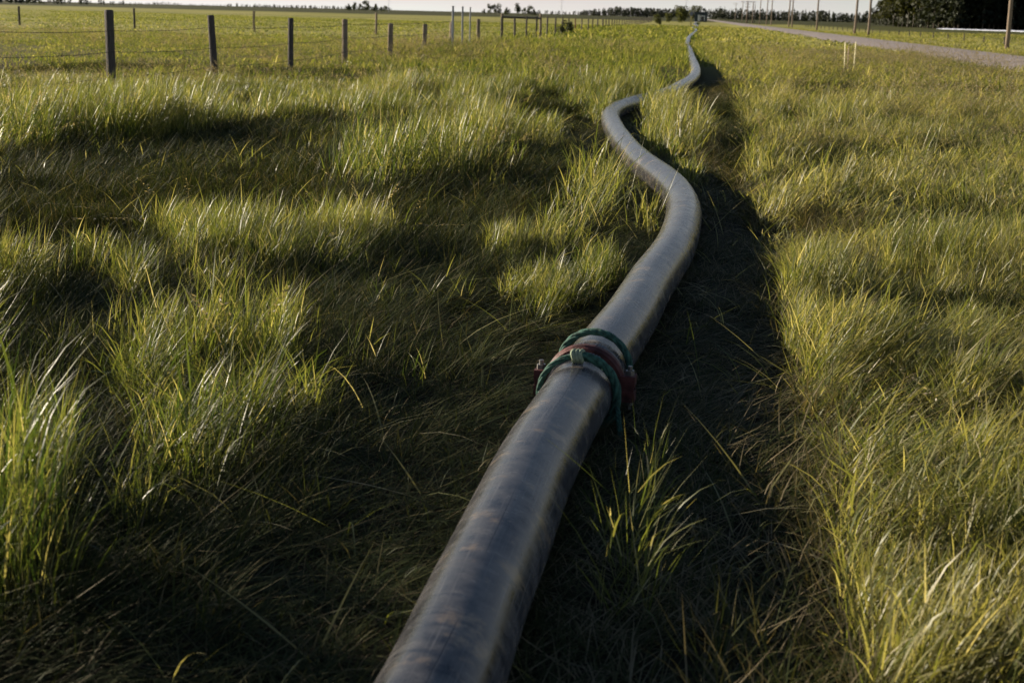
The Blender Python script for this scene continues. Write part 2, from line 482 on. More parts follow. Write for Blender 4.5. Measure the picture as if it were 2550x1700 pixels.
# coupling and rope
M_red = simple_mat('red_paint_iron', (.075, .024, .022), .65, .7, 22, .5)
M_bolt = simple_mat('zinc_bolt', (.22, .21, .20), .45, .4, 60, 0, .5, .8)
M_rubber = simple_mat('black_collar', (.05, .052, .06), .45, .4, 40, .4, .5)
M_rope = simple_mat('green_rope', (.036, .095, .072), .8, .6, 60, .5, .25)
M_ropeend = simple_mat('frayed_rope_end', (.24, .29, .20), .85, .25, 150, .4, .2)
def frame(s):
    p, t = path_at(s)
    side = t.cross(Vector((0, 0, 1))).normalized(); up = side.cross(t)
    return p, t, side, up
def ring_obj(name, s, r_in, prof, mat, parent, a0=0, a1=2 * math.pi, n=64):
    """prof: list of (axial, radial above r_in)"""
    p, t, side, up = frame(s)
    closed = abs(a1 - a0 - 2 * math.pi) < 1e-6
    cnt = n if closed else n + 1
    mb = MB(); V = []
    for k in range(cnt):
        a = a0 + (a1 - a0) * k / n
        d = side * math.cos(a) + up * math.sin(a)
        for ax, rad in prof: V.append(p + d * (r_in + rad) + t * ax)
    m_ = len(prof); Fc = []
    for k in range(n if closed else cnt - 1):
        k2 = (k + 1) % cnt
        for q in range(m_):
            Fc.append((k * m_ + q, k * m_ + (q + 1) % m_, k2 * m_ + (q + 1) % m_, k2 * m_ + q))
    if not closed:
        Fc.append(tuple(range(m_))); Fc.append(tuple((cnt - 1) * m_ + q for q in range(m_))[::-1])
    mb.add([tuple(q) for q in V], Fc)
    o = mb.obj(name, mat, parent)
    return o
p, t, side, up = frame(S_RED)
RM = Matrix((side, t, up)).transposed()
coup = thing('pipe_clamp', 'red iron clamp with bolted lugs joining the two pipe sections', 'clamp')
for half in (0, 1):
    ring_obj('clamp_half', S_RED, PR, [(-.030, .002), (-.030, .020), (-.022, .024), (-.014, .030), (.014, .030), (.022, .024), (.030, .020), (.030, .002)], M_red, coup,
             R(4) + half * math.pi, R(176) + half * math.pi, 40)
for sgn in (1, -1):
    lug = MB()
    base = p + side * sgn * (PR + .036)
    for zz in (.030, -.030):
        lug.box(base + up * zz, (.062, .066, .040), RM)
    for yy in (-.026, .026):
        lug.box(base + t * yy, (.056, .012, .024), RM)
    lug.obj('bolt_lug', M_red, coup)
    for yy in (0,):
        bo = MB()
        c = base + side * sgn * .008 + t * yy
        bo.tube([c - up * .085, c + up * .085], .009, 10)
        bo.tube([c + up * .050, c + up * .068], .018, 6)
        bo.tube([c - up * .068, c - up * .050], .018, 6)
        bo.obj('bolt', M_bolt, coup)
for ds in (-.085, .085):
    cl = ring_obj('pipe_collar', S_RED + ds, PR, [(-.045, .0005), (-.043, .006), (.043, .006), (.045, .0005)], M_rubber, coup)
    # moulded ribbed blocks on the collar
    for a_ in (R(72), R(108), R(250)):
        rb = MB()
        pp, tt, sd, uu = frame(S_RED + ds)
        for k in range(4):
            aa = a_ + (k - 1.5) * .085
            d = sd * math.cos(aa) + uu * math.sin(aa)
            rot = Matrix((sd * -math.sin(aa) + uu * math.cos(aa), tt, d)).transposed()
            rb.box(pp + d * (PR + .010), (.0085, .052, .010), rot)
        rb.obj('rib', M_rubber, cl)

def strand_loop(s, r_c, strands=4, rs=.0075, rot_per=.055, a0=0., a1=2 * math.pi, tilt=0., thick=1.0, zscale=1.0, steps=220):
    pp, tt, sd, uu = frame(s)
    mb = MB()
    for q in range(strands):
        pts = []
        for k in range(steps + 1):
            a = a0 + (a1 - a0) * k / steps
            d = sd * math.cos(a) + uu * math.sin(a)
            tw = 2 * math.pi * (q / strands) + (a - a0) * r_c / rot_per * 1.6
            lift = r_c + (.010 * max(0, math.sin(a)) if tilt else 0)
            c = pp + d * lift + tt * (tilt * math.cos(a))
            c = c + d * math.cos(tw) * rs * .95 * thick + tt * math.sin(tw) * rs * .95 * thick
            pts.append(c)
        mb.tube(pts, rs * thick, 7)
    return mb
rope = thing('rope', 'green braided rope looped and tied round the pipe on both sides of the clamp', 'rope')
strand_loop(S_NEAR, PR + .0145, a0=R(92), a1=R(290), tilt=.012, thick=.85).obj('rope_loop', M_rope, rope, True)
strand_loop(S_NEAR, PR + .0175, a0=R(-92), a1=R(90), tilt=.012, thick=1.25).obj('rope_splice', M_rope, rope, True)
strand_loop(S_FAR, PR + .0160, tilt=-.020, thick=1.05).obj('rope_loop', M_rope, rope, True)
pk, tk, sk, uk = frame(S_NEAR)
kn = MB()
kc = pk + uk * (PR + .026) - sk * .004
for q in range(3):
    pts = []
    for k in range(41):
        a = 2 * math.pi * k / 40
        pts.append(kc + (tk * math.cos(a) + uk * math.sin(a)) * .020 + sk * ((q - 1) * .014 + .004 * math.sin(a * 2)))
    kn.tube(pts, .0085, 7)
kn.obj('knot', M_ropeend, rope, True)
tail = MB()
pr_ = pk + sk * (PR + .022) - uk * .03
for q in range(3):
    pts = []
    for k in range(30):
        u_ = k / 29
        c = pr_ + sk * (.03 * u_) - uk * (.09 * u_) + tk * (-.10 * u_)
        tw = 2 * math.pi * q / 3 + u_ * 14
        pts.append(c + (sk * math.cos(tw) + tk * math.sin(tw)) * .006)
    tail.tube(pts, .006, 6)
tail.obj('rope_tail', M_rope, rope, True)

# ------------------------------------------------------------------ fences
M_dark = simple_mat('weathered_post', (.075, .066, .058), .85, .45, 14, .8, .2, 0, (6, 6, .5))
M_tan = simple_mat('tan_post', (.22, .175, .125), .85, .35, 14, .8, .2, 0, (6, 6, .5))
M_wire = simple_mat('rusty_wire', (.03, .025, .022), .7, .3, 40, 0, .2, .2)
def post_mesh(name, h, r, mat, n=14, seed=0, square=False):
    q = random.Random(seed)
    mb = MB()
    zs = [-.35, 0, h * .25, h * .5, h * .75, h - .03, h - .008, h]
    rs = [r * 1.04, r * 1.03, r * 1.01, r, r * .99, r * .98, r * .90, r * .72]
    ph = q.random() * 6
    V = []
    for z, rr in zip(zs, rs):
        for k in range(n):
            a = 2 * math.pi * k / n
            w = rr * (1 + .045 * math.sin(3 * a + ph) + .03 * math.sin(5 * a + ph * 2 + z * 2))
            V.append((w * math.cos(a) + .006 * math.sin(z * 3 + ph), w * math.sin(a), z))
    Fc = []
    for i in range(len(zs) - 1):
        for k in range(n): Fc.append((i * n + k, i * n + (k + 1) % n, (i + 1) * n + (k + 1) % n, (i + 1) * n + k))
    Fc.append(tuple((len(zs) - 1) * n + k for k in range(n)))
    mb.add(V, Fc)
    return mb.mesh(name, mat, False)
FX = -9.35
POSTS = [(270, 25, 'd', .075), (530, 38, 'd', .070), (722, 45, 'd', .066), (858, 48, 't', .080), (972, 59, 't', .080), (1058, 60, 't', .080), (1124, 55, 't', .080),
         (1192, 48, 't', .080), (1250, 43, 'd', .062), (1283, 46, 'd', .062), (1312, 41, 'd', .05), (1337, 40, 'd', .055), (1363, 42, 'd', .06), (1384, 43, 'd', .06),
         (1402, 43, 'd', .05), (1417, 45, 'd', .05), (1434, 46, 'r', .05), (1450, 47, 'd', .06), (1466, 48, 'd', .06), (1477, 48, 'd', .06), (1489, 49, 'd', .07), (1502, 51, 'd', .08),
         (1510, 52, 'd', .06), (1517, 53, 'd', .06), (1525, 55, 'd', .06), (1531, 56, 'd', .06), (1537, 57, 'd', .06), (1543, 58, 'd', .06), (1550, 59, 'd', .06), (1556, 60, 'd', .06)]
M_redpost = simple_mat('reddish_post', (.13, .055, .045), .85, .4, 14, .6, .2, 0, (6, 6, .5))
fence = thing('wire_fence', 'barbed wire fence on weathered wood posts along the left side of the grass verge', 'fence', (FX, 20, 0))
def fence_y(px):
    d = ray(px, 32 + (px - 1275) * .0244)
    return FX * d[1] / d[0]
pos = []
for i, (px, py, k, r_) in enumerate(POSTS):
    Y = fence_y(px)
    h = z_at(px, py, Y) - float(ground_z(FX, Y))
    h = min(max(h, 1.0), 1.5)
    if i > 8: h = min(h, 1.32)
    me = post_mesh('post', h, r_, {'d': M_dark, 't': M_tan, 'r': M_redpost}[k], 14 if Y < 60 else 8, i)
    o = link('post', me, fence, (0, Y - 20, float(ground_z(FX, Y))))
    q = random.Random(i + 50)
    o.rotation_euler = (q.uniform(-.02, .02), {0: -.0, 1: -.03, 2: .015}.get(i, q.uniform(-.02, .02)), q.uniform(0, 3))
    pos.append((Y, h))
yl = pos[-1][0]
for i in range(26):          # farther posts continue in the row
    yl += 6.0
    me = fence_far = post_mesh('post', 1.2, .055, M_dark, 6, i) if i == 0 else fence_far
    link('post', me, fence, (0, yl - 20, float(ground_z(FX, yl)))); pos.append((yl, 1.2))
pos = [(pos[0][0] - 5.2, 1.35), (pos[0][0] - 10.4, 1.35)][::-1] + pos
for Y, h in pos[:2]:
    link('post', post_mesh('post', h, .07, M_dark, 14, int(Y)), fence, (0, Y - 20, float(ground_z(FX, Y))))
def wire_strand(parent, pts, rad, barb_to=70, origin=(0, 0, 0), step=.13):
    mb = MB()
    O = Vector(origin)
    full = []
    for a, b in zip(pts[:-1], pts[1:]):
        n = 8
        for k in range(n):
            u = k / n
            sag = -.035 * 4 * u * (1 - u)
            full.append((a[0] + (b[0] - a[0]) * u - O.x, a[1] + (b[1] - a[1]) * u - O.y, a[2] + (b[2] - a[2]) * u + sag - O.z))
    full.append(tuple(Vector(pts[-1]) - O))
    mb.tube(full, rad, 4)
    arr = np.array(full); dd = np.concatenate([[0], np.cumsum(np.linalg.norm(np.diff(arr, axis=0), axis=1))])
    s = .05
    while s < dd[-1]:
        c = np.array([np.interp(s, dd, arr[:, k]) for k in range(3)])
        if c[1] + O.y > barb_to: break
        for a in (rnd.uniform(0, 3), rnd.uniform(0, 3)):
            d = Vector((math.cos(a), .35 * rnd.choice((-1, 1)), math.sin(a))) * .016
            mb.tube([Vector(c) - d, Vector(c) + d], .0022, 3)
        s += step
    return mb.obj('wire', M_wire, parent)
for lev in (.80, .53, .24):
    pts = []
    for Y, h in pos[:34]:
        q = random.Random(int(Y * 10 + lev * 1000))
        pts.append((FX + .075, Y, float(ground_z(FX, Y)) + 1.36 * lev + q.uniform(-.04, .04)))
    wire_strand(fence, pts, .0048, 60, (FX, 20, 0))

# cross fence in the field, ending at the braced corner
YC = 87.0
cross = thing('cross_fence', 'row of slim fence posts crossing the hay field, ending at the braced corner', 'fence', (-20, YC, 0))
cpos = []
for i, px in enumerate((-254, 46, 333, 632, 937)):
    X = at_y(px, YC); gz = float(ground_z(X, YC))
    top = z_at(px, {46: 16, 333: 21, 632: 28, 937: 32}.get(px, 8), YC)
    h = top - gz
    link('post', post_mesh('post', h, .070, M_tan if i > 2 else M_dark, 10, 80 + i), cross, (X + 20, 0, gz)); cpos.append((X, gz, h))
bx = [at_y(1251, YC), at_y(1347, YC)]
for X, px in zip(bx, (1251, 1347)):
    gz = float(ground_z(X, YC)); h = z_at(px, 34, YC) - gz
    link('brace_post', post_mesh('brace_post', h, .075, M_tan, 12, 90), cross, (X + 20, 0, gz)); cpos.append((X, gz, h))
rail = MB()
zr = z_at(1300, 45, YC)
rail.tube([(bx[0] + 20, -.06, zr + .01), ((bx[0] + bx[1]) / 2 + 20, -.065, zr), (bx[1] + 20, -.06, zr - .01)], .062, 10)
rail.obj('brace_rail', M_dark, cross)
for lev in (.8, .5, .25):
    wire_strand(cross, [(X, YC - .08, gz + 1.3 * lev) for X, gz, h in cpos], .004, 0, (-20, YC, 0))

# low fence across the road
RF = 26.5
rfence = thing('field_fence', 'low line of short dark posts along the far side of the gravel road', 'fence', (RF, 110, 0))
for i, px in enumerate((2505, 2454, 2404, 2364, 2327, 2295, 2267, 2241, 2216, 2193, 2175, 2157, 2141, 2126, 2112, 2100, 2087, 2076, 2066, 2055, 2046, 2037, 2029, 2021, 2014, 2008)):
    d = ray(px, 32 + (px - 1275) * .0244); Y = RF * d[1] / d[0]
    gz = float(ground_z(RF, Y))
    h = .62 + .12 * random.Random(i).random()
    if i == 0: small_post = post_mesh('post', 1.0, .06, M_dark, 8, 3)
    o = link('post', small_post, rfence, (0, Y - 110, gz)); o.scale = (1, 1, h)

# ------------------------------------------------------------------ markers, stakes, sign
M_galv = simple_mat('galvanised_steel', (.40, .41, .43), .5, .15, 20, 0, .5, .3)
for i, (px, ptop, lab) in enumerate(((1128, 17, 'tallest pale metal marker post, standing against a tan fence post'), (1152, 18, 'middle of three pale metal marker posts by the fence'),
                                     (1171, 20, 'rightmost and slimmest of three pale metal marker posts by the fence'))):
    Y = (53.0, 56.0, 58.5)[i]; X = at_y(px, Y); gz = float(ground_z(X, Y))
    h = z_at(px, ptop, Y) - gz
    t_ = thing('marker_post', lab, 'marker post', (X, Y, gz), R(15), 'metal marker posts')
    w_ = (.075, .065, .055)[i]
    mb = MB()      # U-channel: web and two flanges
    mb.box((0, 0, h / 2 - .2), (w_, .008, h + .4)); mb.box((-w_ / 2 + .005, -.018, h / 2 - .2), (.010, .030, h + .396)); mb.box((w_ / 2 - .005, -.018, h / 2 - .2), (.010, .030, h + .396))
    mb.obj('channel', M_galv, t_)
    cp = MB(); cp.box((0, -.012, h + .006), (w_ + .012, .05, .03)); cp.obj('cap', M_galv, t_)
M_stake = simple_mat('pale_lath', (.50, .46, .30), .8, .15, 10, 0, .2, 0, (5, 5, .4))
M_stake2 = simple_mat('grey_lath', (.19, .145, .10), .85, .2, 10, 0, .2, 0, (5, 5, .4))
for px, py, by, tilt, mt, lab in ((2098, 108, 181, -.06, M_stake, 'pale yellow lath stake leaning left in the right verge'),
                              (2125, 107, 181, .015, M_stake, 'upright pale yellow lath stake, right one of the pair in the verge'),
                              (2109, 118, 181, 0, M_stake2, 'thin dull brown stake between the two yellow ones')):
    g = gp(px + (4 if tilt < 0 else 0), by); gz = float(ground_z(g[0], g[1]))
    h = z_at(px, py, g[1]) - gz
    mb = MB(); mb.box((0, 0, h / 2 - .15), (.034, .014, h + .3)); mb.box((0, 0, h + .018), (.034, .014, .036), None, .35)
    o = mb.obj('survey_stake', mt, loc=(g[0], g[1], gz)); o.rotation_euler = (0, tilt, R(-58))
    tag(o, lab, 'stake', 'lath stakes')
M_yel = simple_mat('yellow_post', (.55, .43, .16), .8, .15, 6)
M_signback = simple_mat('sign_back', (.16, .17, .21), .5, .15, 8, 0, .5, .4)
Y = 205.0; X = at_y(1721, Y)
sg = thing('road_sign', 'grey backed road sign on a yellow post beside the far end of the pipe', 'sign', (X, Y, float(ground_z(X, Y))))
mb = MB(); mb.box((0, 0, .55), (.17, .12, 2.1)); mb.obj('sign_post', M_yel, sg)
mb = MB(); rot = Matrix.Rotation(R(45), 3, 'Y'); mb.box((.03, -.08, 1.98), (.50, .012, .50), rot); mb.obj('sign_panel', M_signback, sg)

# dark cabin at the end of the pipe
M_navy = simple_mat('dark_blue_steel', (.018, .030, .038), .5, .3, 3, 0, .4)
M_wht = simple_mat('white_panel', (.62, .62, .60), .6, .1, 3)
M_glass = simple_mat('dark_glass', (.02, .025, .03), .1, .1, 3, 0, .6)
Y = 430.0; X = at_y(1745, Y)
cb = thing('pump_cabin', 'small dark boxy cabin with a pale doorway at the far end of the pipe', 'cabin', (X, Y, float(ground_z(X, Y))))
W, H, D = 3.7, 2.75, 6.0
mb = MB(); mb.box((0, D / 2, H / 2 + .15), (W, D, H - .1)); mb.obj('wall', M_navy, cb)
mb = MB(); mb.box((0, D / 2, H + .17), (W + .15, D + .15, .12)); mb.obj('roof', M_navy, cb)
mb = MB(); mb.box((-.55, -.03, 1.25), (.55, .05, 1.75)); mb.obj('door', M_wht, cb)
fr = MB(); fr.box((.55, -.03, 1.85), (1.3, .05, .22)); fr.box((1.12, -.03, 1.15), (.20, .05, 1.18)); fr.box((-.05, -.031, 1.15), (.14, .05, 1.18)); wf = fr.obj('window_frame', M_wht, cb)
mb = MB(); mb.box((.52, -.02, 1.2), (.96, .03, 1.06)); mb.obj('window', M_glass, cb)
sk_ = MB()
for xx in (-1.4, 1.4): sk_.box((xx, D / 2, .07), (.2, D + .2, .16))
sk_.obj('skid', M_navy, cb)

# long white strip in front of the forest
a_ = (at_y(2334, 402), 402.); b_ = (at_y(2700, 330), 330.)
M_plas = simple_mat('white_plastic', (.42, .45, .52), .45, .08, 1.5, .2, .4)
nseg = 60
prof = [(math.cos(q) * .75, max(0, math.sin(q)) * .30) for q in np.linspace(0, math.pi, 12)]
mb = MB(); V = []
dx, dy = b_[0] - a_[0], b_[1] - a_[1]; L = math.hypot(dx, dy); nx_, ny_ = -dy / L, dx / L
for k in range(nseg + 1):
    u = k / nseg; taper = min(1, .35 + 12 * u) if u < .06 else 1
    cx, cy = a_[0] + dx * u, a_[1] + dy * u
    gz = float(ground_z(cx, cy)) - .03
    lump = 1 + .10 * math.sin(k * 1.7) + .06 * math.sin(k * 4.1)
    for (w_, h_) in prof: V.append((cx + nx_ * w_ * taper, cy + ny_ * w_ * taper, gz + h_ * taper * lump))
m_ = len(prof); Fc = []
for k in range(nseg):
    for q in range(m_ - 1): Fc.append((k * m_ + q, k * m_ + q + 1, (k + 1) * m_ + q + 1, (k + 1) * m_ + q))
Fc.append(tuple(range(m_))); Fc.append(tuple(nseg * m_ + q for q in range(m_))[::-1])
mb.add(V, Fc)
tag(mb.obj('plastic_tube', M_plas, smooth=True), 'long low white plastic strip lying along the field before the dark forest', 'plastic strip')

# ------------------------------------------------------------------ utility poles
M_pole = simple_mat('pole_wood', (.20, .155, .115), .85, .3, 10, .5, .2, 0, (5, 5, .2))
M_ins = simple_mat('insulator', (.30, .31, .32), .3, .1, 8)
def pole_meshes(h, r):
    s = MB(); zs = np.linspace(-.6, h, 8)
    s.tube([(0.015 * math.sin(z), 0, z) for z in zs], [r * (1 - .35 * max(0, z) / h) for z in zs], 12)
    a = MB(); a.box((0, -.14, h - .45), (2.3, .10, .12)); a.box((.45, -.13, h - .8), (.9, .02, .05), Matrix.Rotation(R(38), 3, 'Y')); a.box((-.45, -.13, h - .8), (.9, .02, .05), Matrix.Rotation(R(-38), 3, 'Y'))
    i = MB()
    i.tube([(0, -.14, h - .39), (0, -.14, h - .30), (0, -.14, h - .22)], [.05, .065, .03], 8)
    return s.mesh('shaft', M_pole, True), a.mesh('crossarm', M_pole), i.mesh('insulator', M_ins)
pm = pole_meshes(10.5, .165)
POLES = [(2513, 110, 'nearest wooden utility pole, at the right edge before the dark forest', .0), (2165, 187, 'wooden utility pole standing at the left end of the dark forest', .0),
         (2130, 192, 'dark utility pole leaning right, left neighbour of the pole by the forest end', .025), (2035, 266, 'utility pole standing alone between the two close pairs of poles', .0),
         (1973, 331, 'right pole of a close pair above the gravel road', .0), (1965, 334, 'left pole of a close pair above the gravel road', .0),
         (1921, 412, 'distant utility pole, third left of the lone pole', .0), (1909, 439, 'distant utility pole, fourth left of the lone pole', .01), (1892, 480, 'distant utility pole just right of the framed pair', .0),
         (1848, 640, 'short far utility pole left of the framed pair', .0), (1831, 720, 'farthest utility pole in the row along the road', .0)]
for px, Y, lab, lean in POLES:
    X = at_y(px, Y)
    if lean == 0: lean = random.Random(px).uniform(-.012, .004)
    t_ = thing('utility_pole', lab, 'utility pole', (X, Y, float(ground_z(X, Y))), R(3), 'utility poles along the road')
    t_.rotation_euler = (0, lean, R(2))
    if Y > 600: t_.scale = (1, 1, .86)
    link('shaft', pm[0], t_); link('crossarm', pm[1], t_)
    for xx in (-1.05, -.45, 1.05): link('insulator', pm[2], t_, (xx, 0, 0))
# framed pair with crossarms
Y = 560.; X0, X1 = at_y(1860, Y), at_y(1874, Y)
fp = thing('pole_frame', 'two joined utility poles with a top beam and stacked crossarms, far along the road', 'utility pole', (X0, Y, float(ground_z(X0, Y))))
hh = z_at(1860, 2, Y)
for xx, r_, h_ in ((0, .30, hh), (X1 - X0, .24, hh), (X1 - X0 + .75, .16, hh - .9)):
    mb = MB(); mb.tube([(xx, 0, -.5), (xx, 0, h_ * .5), (xx, 0, h_)], [r_, r_ * .85, r_ * .7], 10); mb.obj('shaft', M_pole, fp, True)
mb = MB(); mb.box(((X1 - X0) / 2, -.26, hh - .25), (X1 - X0 + 1.6, .14, .18)); mb.obj('top_beam', M_pole, fp)
for dz in (1.1, 2.2):
    mb = MB(); mb.box((0, -.28, hh - dz), (1.9, .14, .16)); mb.obj('crossarm', M_pole, fp)
# thin masts on the horizon
M_mast = simple_mat('mast_steel', (.25, .25, .26), .5, .1, 5, 0, .5, .5)
for px, Y, top, lab in ((968, 900., 26., 'hair-thin mast beside the left bushes on the horizon'), (1398, 900., 22., 'hair-thin mast on the horizon behind the row of fence posts'),
                   (1707, 700., 18., 'pale thin mast rising behind the round bush at the pipe end')):
    X = at_y(px, Y)
    t_ = thing('mast', lab, 'mast', (X, Y, float(ground_z(X, Y))), 0, 'thin masts')
    mb = MB(); mb.tube([(0, 0, -.3), (0, 0, top * .5), (0, 0, top)], [.13, .11, .07], 6); mb.obj('mast_pole', M_mast, t_)
    mb = MB(); mb.box((0, 0, .1), (.6, .6, .3)); mb.obj('mast_base', M_mast, t_)

# ------------------------------------------------------------------ trees and bushes
def leaf_mat(name, lo, hi, trans=.3):
    return blade_mat(name, [(0, lo), (1, hi)], trans, .0, .6, .2)
M_conif = leaf_mat('spruce_needles', (.012, .017, .009), (.035, .042, .020), .12)
M_leaf = leaf_mat('poplar_leaves', (.015, .020, .007), (.050, .054, .020), .3)
M_bush = leaf_mat('willow_leaves', (.035, .046, .014), (.090, .095, .034), .3)
M_darkb = leaf_mat('dark_shrub_leaves', (.018, .025, .012), (.045, .055, .022), .25)
M_bark = simple_mat('bark', (.13, .11, .09), .9, .4, 6, .5, .2)
M_pale = simple_mat('poplar_bark', (.13, .12, .10), .9, .4, 6, .5, .2)
def quads_mesh(name, c, nrm, size, mat, bc, g):
    """leaf clump quads at centres c with random orientation near nrm"""
    n = len(c)
    nrm = nrm / np.linalg.norm(nrm, axis=1)[:, None]
    a = np.cross(nrm, g.normal(size=(n, 3))); a /= np.linalg.norm(a, axis=1)[:, None]
    b = np.cross(nrm, a)
    s = size[:, None]
    bend = nrm * s * .35
    v = np.stack([c - a * s - bend, c + b * s * .62, c + a * s - bend, c - b * s * .62], 1).reshape(-1, 3)
    i = np.arange(n)[:, None] * 4
    f = np.concatenate([i, i + 1, i + 2, i + 3], 1).ravel()
    me = mesh_np(name, v, f, np.full(n, 4), mat)
    at = me.attributes.new('bc', 'FLOAT', 'POINT'); at.data.foreach_set('value', np.repeat(bc, 4).astype(np.float32))
    return me
def conifer(seed, h=16., r=2.3, n=900):
    g = np.random.default_rng(seed)
    u = g.random(n) ** .75
    z = h * (.10 + .90 * u)
    rad = r * (1 - u) ** .85 * (.35 + .65 * g.random(n) ** .5) * (1 + .22 * np.sin(u * 34 + seed))
    a = g.random(n) * 2 * np.pi
    c = np.stack([rad * np.cos(a), rad * np.sin(a), z - .25 * rad], 1)
    nr = np.stack([np.cos(a) * .5, np.sin(a) * .5, np.ones(n)], 1) + g.normal(size=(n, 3)) * .5
    crown = quads_mesh('crown', c, nr, (.22 + .38 * (1 - u)) * g.uniform(.7, 1.3, n), M_conif, g.random(n), g)
    tr = MB(); tr.tube([(0, 0, -.4), (0, 0, h * .5), (0, 0, h * .97)], [.20, .12, .03], 7)
    return tr.mesh('trunk', M_bark, True), crown
def broadleaf(seed, h, r, n, mat, bark, lobes=9, z0=.25, leaf=.5):
    g = np.random.default_rng(seed)
    L = np.stack([g.normal(size=lobes) * r * .42, g.normal(size=lobes) * r * .42, h * (z0 + (1 - z0) * (.15 + .72 * g.random(lobes)))], 1)
    Lr = r * g.uniform(.38, .65, lobes)
    k = g.integers(0, lobes, n)
    d = g.normal(size=(n, 3)); d /= np.linalg.norm(d, axis=1)[:, None]
    rr = (g.random(n) ** .4)[:, None]
    c = L[k] + d * rr * Lr[k][:, None] * np.array([1, 1, 1.15])
    c[:, 2] = np.clip(c[:, 2], h * z0 * .5, h * 1.05)
    crown = quads_mesh('crown', c, d + g.normal(size=(n, 3)) * .7, leaf * g.uniform(.6, 1.3, n), mat, g.random(n), g)
    tr = MB(); th = h * .75
    tr.tube([(0, 0, -.3), (.05 * r * .3, 0, th * .4), (0, .1, th)], [.022 * h * .55, .016 * h * .5, .006 * h * .5], 7)
    for q in range(min(6, lobes)):
        e = L[q]
        s0_ = Vector((0, 0, th * (.25 + .09 * q)))
        tr.tube([s0_, (s0_ + Vector(e)) * .5 + Vector((0, 0, .1)), Vector(e)], [.009 * h * .5, .006 * h * .5, .002 * h], 5)
    return tr.mesh('trunk', bark, True), crown
def plant(name, meshes, loc, rz, s, label, cat, group=None, sz=None):
    t_ = thing(name, label, cat, loc, rz, group)
    t_.scale = (s, s, sz or s)
    link('trunk', meshes[0], t_); link('crown', meshes[1], t_)
    return t_
CON = [conifer(20 + i, 16, 2.1 + .3 * (i % 3)) for i in range(5)]
POP = [broadleaf(40 + i, 13, 2.9, 1300, M_leaf, M_pale, 12, .18, .42) for i in range(5)]
q = random.Random(5)
# front of the forest: dark spruces facing the camera, leafy trees at its sunlit left end
YF = 440.
k = 0
px = 2178.
while px < 2640:
    Y = YF + 70 * (1 - min(1, (px - 2160) / 200)) + q.uniform(-3, 4)
    X = at_y(px, Y); gz = float(ground_z(X, Y))
    if px < 2300:
        s = .42 + .95 * min(1, (px - 2172) / 90) ** .8
        plant('poplar_tree', POP[k % 5], (X, Y, gz), q.uniform(0, 6), s * q.uniform(.92, 1.12), 'leafy olive green tree at the sunlit left end of the dark forest', 'tree', 'leafy trees at the forest end')
        px += q.uniform(9, 14)
    else:
        plant('spruce_tree', CON[k % 5], (X, Y, gz), q.uniform(0, 6), q.uniform(1.15, 1.55), 'dark spruce in the front row of the forest beyond the road', 'tree', 'spruces along the forest front')
        px += q.uniform(10, 17)
    k += 1
# young trees in front of the forest
for px, lab in ((2352, 'left of two pale young trees before the dark forest'), (2371, 'right of two pale young trees before the dark forest')):
    X = at_y(px, 404.); plant('young_tree', POP[px % 5], (X, 404., float(ground_z(X, 404.))), px, .17, lab, 'tree', 'pale young trees', .19)
def stuff_trees(name, spots, label):
    """a wood that reads as one mass: many small crowns in one mesh"""
    V, Fq, BC = [], [], []
    off = 0
    allv = []; allb = []
    for (X, Y, h, r_, kind, seed) in spots:
        g = np.random.default_rng(seed)
        n = 46 if kind == 'c' else 60
        u = g.random(n)
        a = g.random(n) * 6.283
        if kind == 'c': rad = r_ * (1 - u) * (.4 + .6 * g.random(n)); z = h * (.06 + .94 * u)
        else: rad = r_ * np.sqrt(np.clip(1 - (2 * u - 1) ** 2, .05, 1)) * (.4 + .6 * g.random(n)); z = h * (.15 + .85 * u)
        c = np.stack([X + rad * np.cos(a), Y + rad * np.sin(a), float(ground_z(X, Y)) + z], 1)
        nr = np.stack([np.cos(a), np.sin(a), .5 * np.ones(n)], 1) + g.normal(size=(n, 3)) * .6
        nr /= np.linalg.norm(nr, axis=1)[:, None]
        aa = np.cross(nr, g.normal(size=(n, 3))); aa /= np.linalg.norm(aa, axis=1)[:, None]; bb = np.cross(nr, aa)
        s = (h * .075 * (1.3 - .7 * u if kind == 'c' else 1.1) * g.uniform(.7, 1.3, n))[:, None]
        allv.append(np.stack([c - aa * s, c + bb * s * .7, c + aa * s, c - bb * s * .7], 1).reshape(-1, 3))
        allb.append(np.repeat(g.random(n), 4))
    v = np.concatenate(allv); nq = len(v) // 4
    me = mesh_np(name, v, np.arange(len(v)), np.full(nq, 4), M_conif)
    at = me.attributes.new('bc', 'FLOAT', 'POINT'); at.data.foreach_set('value', np.concatenate(allb).astype(np.float32))
    return tag(link(name, me), label, 'woods', kind='stuff')
# body of the forest behind its front row
sp = []
for row in range(5):
    px = 2196 + row * 8
    while px < 2660:
        Y = YF + 12 + 9 * row + 70 * (1 - min(1, (px - 2160) / 200))
        sp.append((at_y(px, Y), Y, q.uniform(14, 22) * (min(1.15, .42 + (px - 2190) / 90)), q.uniform(2.4, 3.6), 'c' if q.random() < .7 else 'b', len(sp))); px += q.uniform(5, 9)
for row in range(3):
    px = 2180 + row * 6
    while px < 2660:
        Y = YF + 5 + 6 * row + 70 * (1 - min(1, (px - 2160) / 200))
        sp.append((at_y(px, Y), Y, q.uniform(3.5, 8) * min(1, .5 + (px - 2180) / 120), q.uniform(1.8, 2.6), 'b', len(sp))); px += q.uniform(6, 10)
stuff_trees('forest', sp, 'dense dark body of the forest behind its front row of trees')
